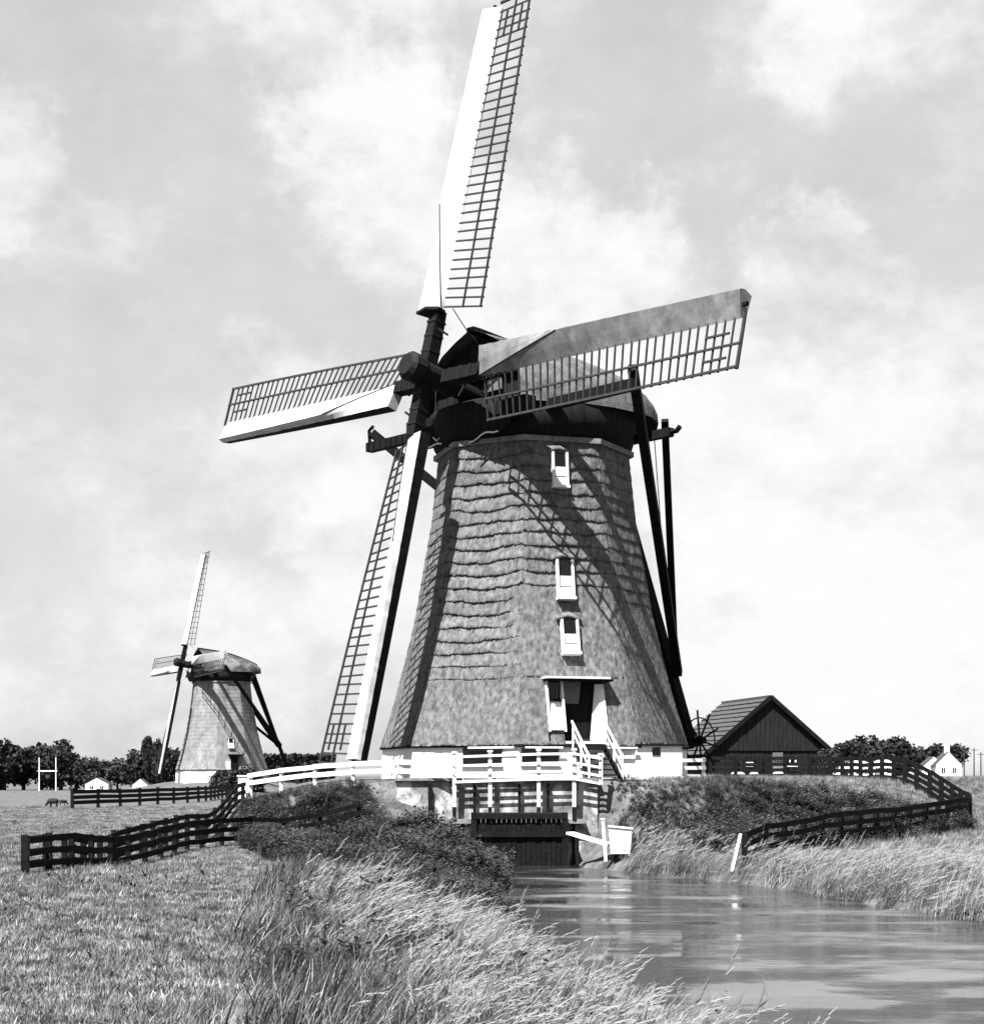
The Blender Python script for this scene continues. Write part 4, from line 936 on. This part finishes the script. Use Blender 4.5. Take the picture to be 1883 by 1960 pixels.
def scatter(name, label, cat, xy, objs, smin, smax, rot=0.4, zlift=0.0, size=None):
    xy = np.asarray(xy); z = land(xy[:, 0], xy[:, 1])+zlift; n = len(xy)
    me = bpy.data.meshes.new(name); me.vertices.add(n); me.vertices.foreach_set('co', np.column_stack([xy, z]).astype(np.float32).ravel())
    a = me.attributes.new('rot', 'FLOAT_VECTOR', 'POINT'); rv = np.zeros((n, 3), np.float32); rv[:, 2] = rng.normal(0, rot, n); rv[:, :2] = rng.normal(0, .06, (n, 2)); a.data.foreach_set('vector', rv.ravel())
    a = me.attributes.new('scl', 'FLOAT', 'POINT'); a.data.foreach_set('value', (rng.uniform(smin, smax, n)*(1 if size is None else size(xy[:, 0], xy[:, 1]))).astype(np.float32))
    a = me.attributes.new('pick', 'INT', 'POINT'); a.data.foreach_set('value', rng.integers(0, len(objs), n).astype(np.int32))
    o = bpy.data.objects.new(name, me); scn.collection.objects.link(o)
    g = bpy.data.node_groups.new(name, 'GeometryNodeTree')
    g.interface.new_socket('Geometry', in_out='INPUT', socket_type='NodeSocketGeometry'); g.interface.new_socket('Geometry', in_out='OUTPUT', socket_type='NodeSocketGeometry')
    N = g.nodes; L = g.links; gi = N.new('NodeGroupInput'); go = N.new('NodeGroupOutput')
    iop = N.new('GeometryNodeInstanceOnPoints'); L.new(gi.outputs[0], iop.inputs['Points'])
    jn = N.new('GeometryNodeJoinGeometry')
    for ob in objs:
        oi = N.new('GeometryNodeObjectInfo'); oi.inputs['Object'].default_value = ob; oi.inputs['As Instance'].default_value = True; L.new(oi.outputs['Geometry'], jn.inputs[0])
    L.new(jn.outputs[0], iop.inputs['Instance']); iop.inputs['Pick Instance'].default_value = True
    def na(nm, ty): q = N.new('GeometryNodeInputNamedAttribute'); q.data_type = ty; q.inputs[0].default_value = nm; return q.outputs[0]
    L.new(na('pick', 'INT'), iop.inputs['Instance Index'])
    e = N.new('FunctionNodeEulerToRotation'); L.new(na('rot', 'FLOAT_VECTOR'), e.inputs[0]); L.new(e.outputs[0], iop.inputs['Rotation'])
    L.new(na('scl', 'FLOAT'), iop.inputs['Scale']); L.new(iop.outputs[0], go.inputs[0])
    md = o.modifiers.new('scatter', 'NODES'); md.node_group = g
    o['kind'] = 'stuff'; tag(o, label, cat); return o
def region(n, x0, x1, y0, y1, test, dens=None):
    x = rng.uniform(x0, x1, n); y = rng.uniform(y0, y1, n); k = test(x, y)
    if dens is not None: k &= rng.uniform(0, 1, n) < dens(x, y)
    return np.column_stack([x, y])[k]
def inview(x, y, pad=1.5): return (np.abs(x) < y*.30+pad)
def reed_left_edge(y): return np.interp(y, [5, 10, 16, 24, 33, 40, 47], [-.2, -.9, -1.9, -2.9, -3.9, -3.4, -2.5])
clump = lambda x, y, f=1.0: .5+.5*np.sin(x*1.7*f+1.3*np.sin(y*.9*f))*np.sin(y*1.3*f+1.1*np.sin(x*1.1*f))
# lawn on the left bank
pts = region(75000, -16, 3, 6, 52, lambda x, y: inview(x, y) & (x < np.where(y < 33, reed_left_edge(y)+.6, -3.2)) & ((y < 42) | (x > -9.2)), lambda x, y: np.clip(14/y, .25, 1))
scatter('meadow_grass', 'short sunlit meadow grass on the near left bank', 'grass', pts, P_lawn, .6, 1.3, 3, size=lambda x, y: .65+.6*clump(x, y, 1.9)*(.5+.5*clump(y, x, 3.1)))
pts = region(36000, -40, -4, 40, 120, lambda x, y: inview(x, y) & (x < -8.9), lambda x, y: np.clip(45/y, .2, 1)**2)
scatter('far_meadow_grass', 'grass of the low meadow beyond the dark left fence', 'grass', pts, P_lawn, .9, 1.6, 3)
pts = region(9000, -14, 3, 7, 40, lambda x, y: inview(x, y) & (x < reed_left_edge(y)+1.2), lambda x, y: np.clip(.02+.9*(clump(x, y, .7)-.76)*3+.6*np.exp(-((x-reed_left_edge(y))/.8)**2), 0, 1))
scatter('rough_grass', 'rough longer grass tufts scattered on the near left bank', 'grass', pts, P_tall, .5, 1.0, .8)
# reeds on both banks
pts = region(6200, -6, 4, 7, 30, lambda x, y: (x > reed_left_edge(y)) & (x < xl(y)+.15) & inview(x, y), lambda x, y: np.clip(-.35+1.0*clump(x, y, 1.3)+.9*clump(x+3, y, 3.3), 0, 1)*np.clip((x-reed_left_edge(y))/1.0+.35, 0, 1)*(1-ss(24, 30, y)))
scatter('bank_reeds', 'pale windblown reeds and plumed grass along the near left bank', 'reeds', pts, P_reed, .4, .9, .45, size=lambda x, y: (.55+.6*clump(x+1, y, 2.1))*(1-.35*ss(-.9, .1, x-xl(y))))
pts = region(8000, -6, 4, 7, 30, lambda x, y: (x > reed_left_edge(y)-.3) & (x < xl(y)) & inview(x, y), lambda x, y: np.clip(1.15-.8*clump(x, y, 1.3), 0, 1))
scatter('bank_grass', 'darker rough grass under the reeds of the near left bank', 'grass', pts, P_tall_d+P_tall_d+P_tall, .8, 1.7, .8)
pts = region(14000, 2, 20, 20, 50.5, lambda x, y: (x > xr(y)-.15) & (x < xr(y)+2.2) & (x > 3.9) & inview(x, y, 3), lambda x, y: np.clip(.3+.8*clump(x, y, 1.2), 0, 1))
scatter('bank_reeds', 'pale leaning reeds along the right bank of the canal', 'reeds', pts, P_reed, .65, 1.15, .35, size=lambda x, y: 1-.5*ss(.7, 1.9, x-xr(y))*ss(38, 41, y))
pts = region(20000, 5, 30, 30, 75, lambda x, y: (x > xr(y)+1.5) & inview(x, y, 3) & (y < 75))
scatter('right_bank_grass', 'grass of the right bank and field beside the dark fence', 'grass', pts, P_tall, .5, .9, .9)
# dark weeds in front of the mill
fence_y = lambda x: np.interp(x, [-8.3, -7.7, -6.2, -4.4, -2.6, -1.1, .5], [57.2, 56.6, 55, 53.4, 52.4, 51.9, 51.9])
pts = region(26000, -9, .35, 26, 57, lambda x, y: (x < xl(y)+.1) & (x > np.interp(y, [26, 33, 40, 46, 51, 57], [-1.2, -3.0, -5.2, -6.9, -7.8, -8.2])) & (y < fence_y(x)-.25), lambda x, y: np.clip(.15+.9*clump(x, y, .9), 0, 1)*np.clip((fence_y(x)-y)/2.0+.25, 0, 1))
lump = lambda x, y: .45+.75*clump(x, y, 1.5)*(.6+.4*clump(y, x, 2.7))
low_wall = lambda x, y: lump(x, y)*(.35+.65*ss(.2, 3.5, fence_y(x)-y))*(1-.62*ss(-4.2, -2.8, x)*ss(47.5, 50, y))
scatter('dark_weeds', 'dark leafy weeds on the slope in front of the white fence', 'weeds', pts, P_weed_d, .35, .85, 3, size=low_wall)
k = rng.uniform(0, 1, len(pts)) < .16
scatter('slope_grass', 'pale grass and stalks among the dark weeds left of the sluice', 'grass', pts[k]+rng.normal(0, .1, (int(k.sum()), 2)), P_tall+P_tall_d, .7, 1.7, .8, size=low_wall)
pts = region(2200, -2.4, .35, 40, 50.2, lambda x, y: (x < xl(y)+.3))
scatter('tall_weeds', 'dense tall dark weeds left of the sluice rack', 'weeds', pts, P_weed_d, .5, 1.2, 3, size=lump)
pts = region(11000, 2.9, 15.5, 46, 64, lambda x, y: (x > xr(np.minimum(y, 52))+1.2) & ((x > 3.5) | (y < 51.5)) & (np.hypot(x-MILL[0], y-MILL[1]) > 6.2) & (y < 60) & (y > 43.9+1.05*(x-6.6)), lambda x, y: np.clip(.3+.8*clump(x, y, .8), 0, 1))
scatter('slope_weeds', 'tangled weeds on the slope right of the mill', 'weeds', pts, P_weed_d, .35, .95, 3, size=lambda x, y: lump(x, y)*(.3+.7*ss(6.2, 9.5, np.hypot(x-MILL[0], y-MILL[1]))))
pts = region(8000, 3.0, 15.5, 46, 62, lambda x, y: (x > xr(np.minimum(y, 52))+1.2) & ((x > 3.5) | (y < 51.5)) & (np.hypot(x-MILL[0], y-MILL[1]) > 6.2) & (y > 43.9+1.05*(x-6.6)), lambda x, y: np.clip(1.0-.9*clump(x, y, .8), 0, 1))
scatter('pale_weeds', 'pale flowering weeds on the slope and in the garden at right', 'weeds', pts, P_weed_l, .3, .7, 3, size=lambda x, y: lump(x, y)*(.3+.7*ss(6.2, 9.5, np.hypot(x-MILL[0], y-MILL[1]))))

pts = region(4200, -10, 3, 7, 34, lambda x, y: inview(x, y) & (x < xl(y)-.3), lambda x, y: np.clip(.08+.9*(clump(x, y, .55)-.62)*2.6+.06*np.exp(-((x-reed_left_edge(y)-.4)/.9)**2), 0, 1))
scatter('dock_plants', 'dark broad leaved docks and thistles dotted over the near bank', 'weeds', pts, P_broad_d+P_broad_l, .2, .6, 3)
pts = region(260, -3.5, 3, 8, 26, lambda x, y: inview(x, y) & (x < xl(y)-.1) & (x > reed_left_edge(y)-.2), lambda x, y: np.clip(1.1-clump(x, y, 1.3), 0, 1))
scatter('bank_docks', 'dark leafy stalks standing among the near reeds', 'weeds', pts, P_weed_d+P_broad_d, .4, .9, 3)
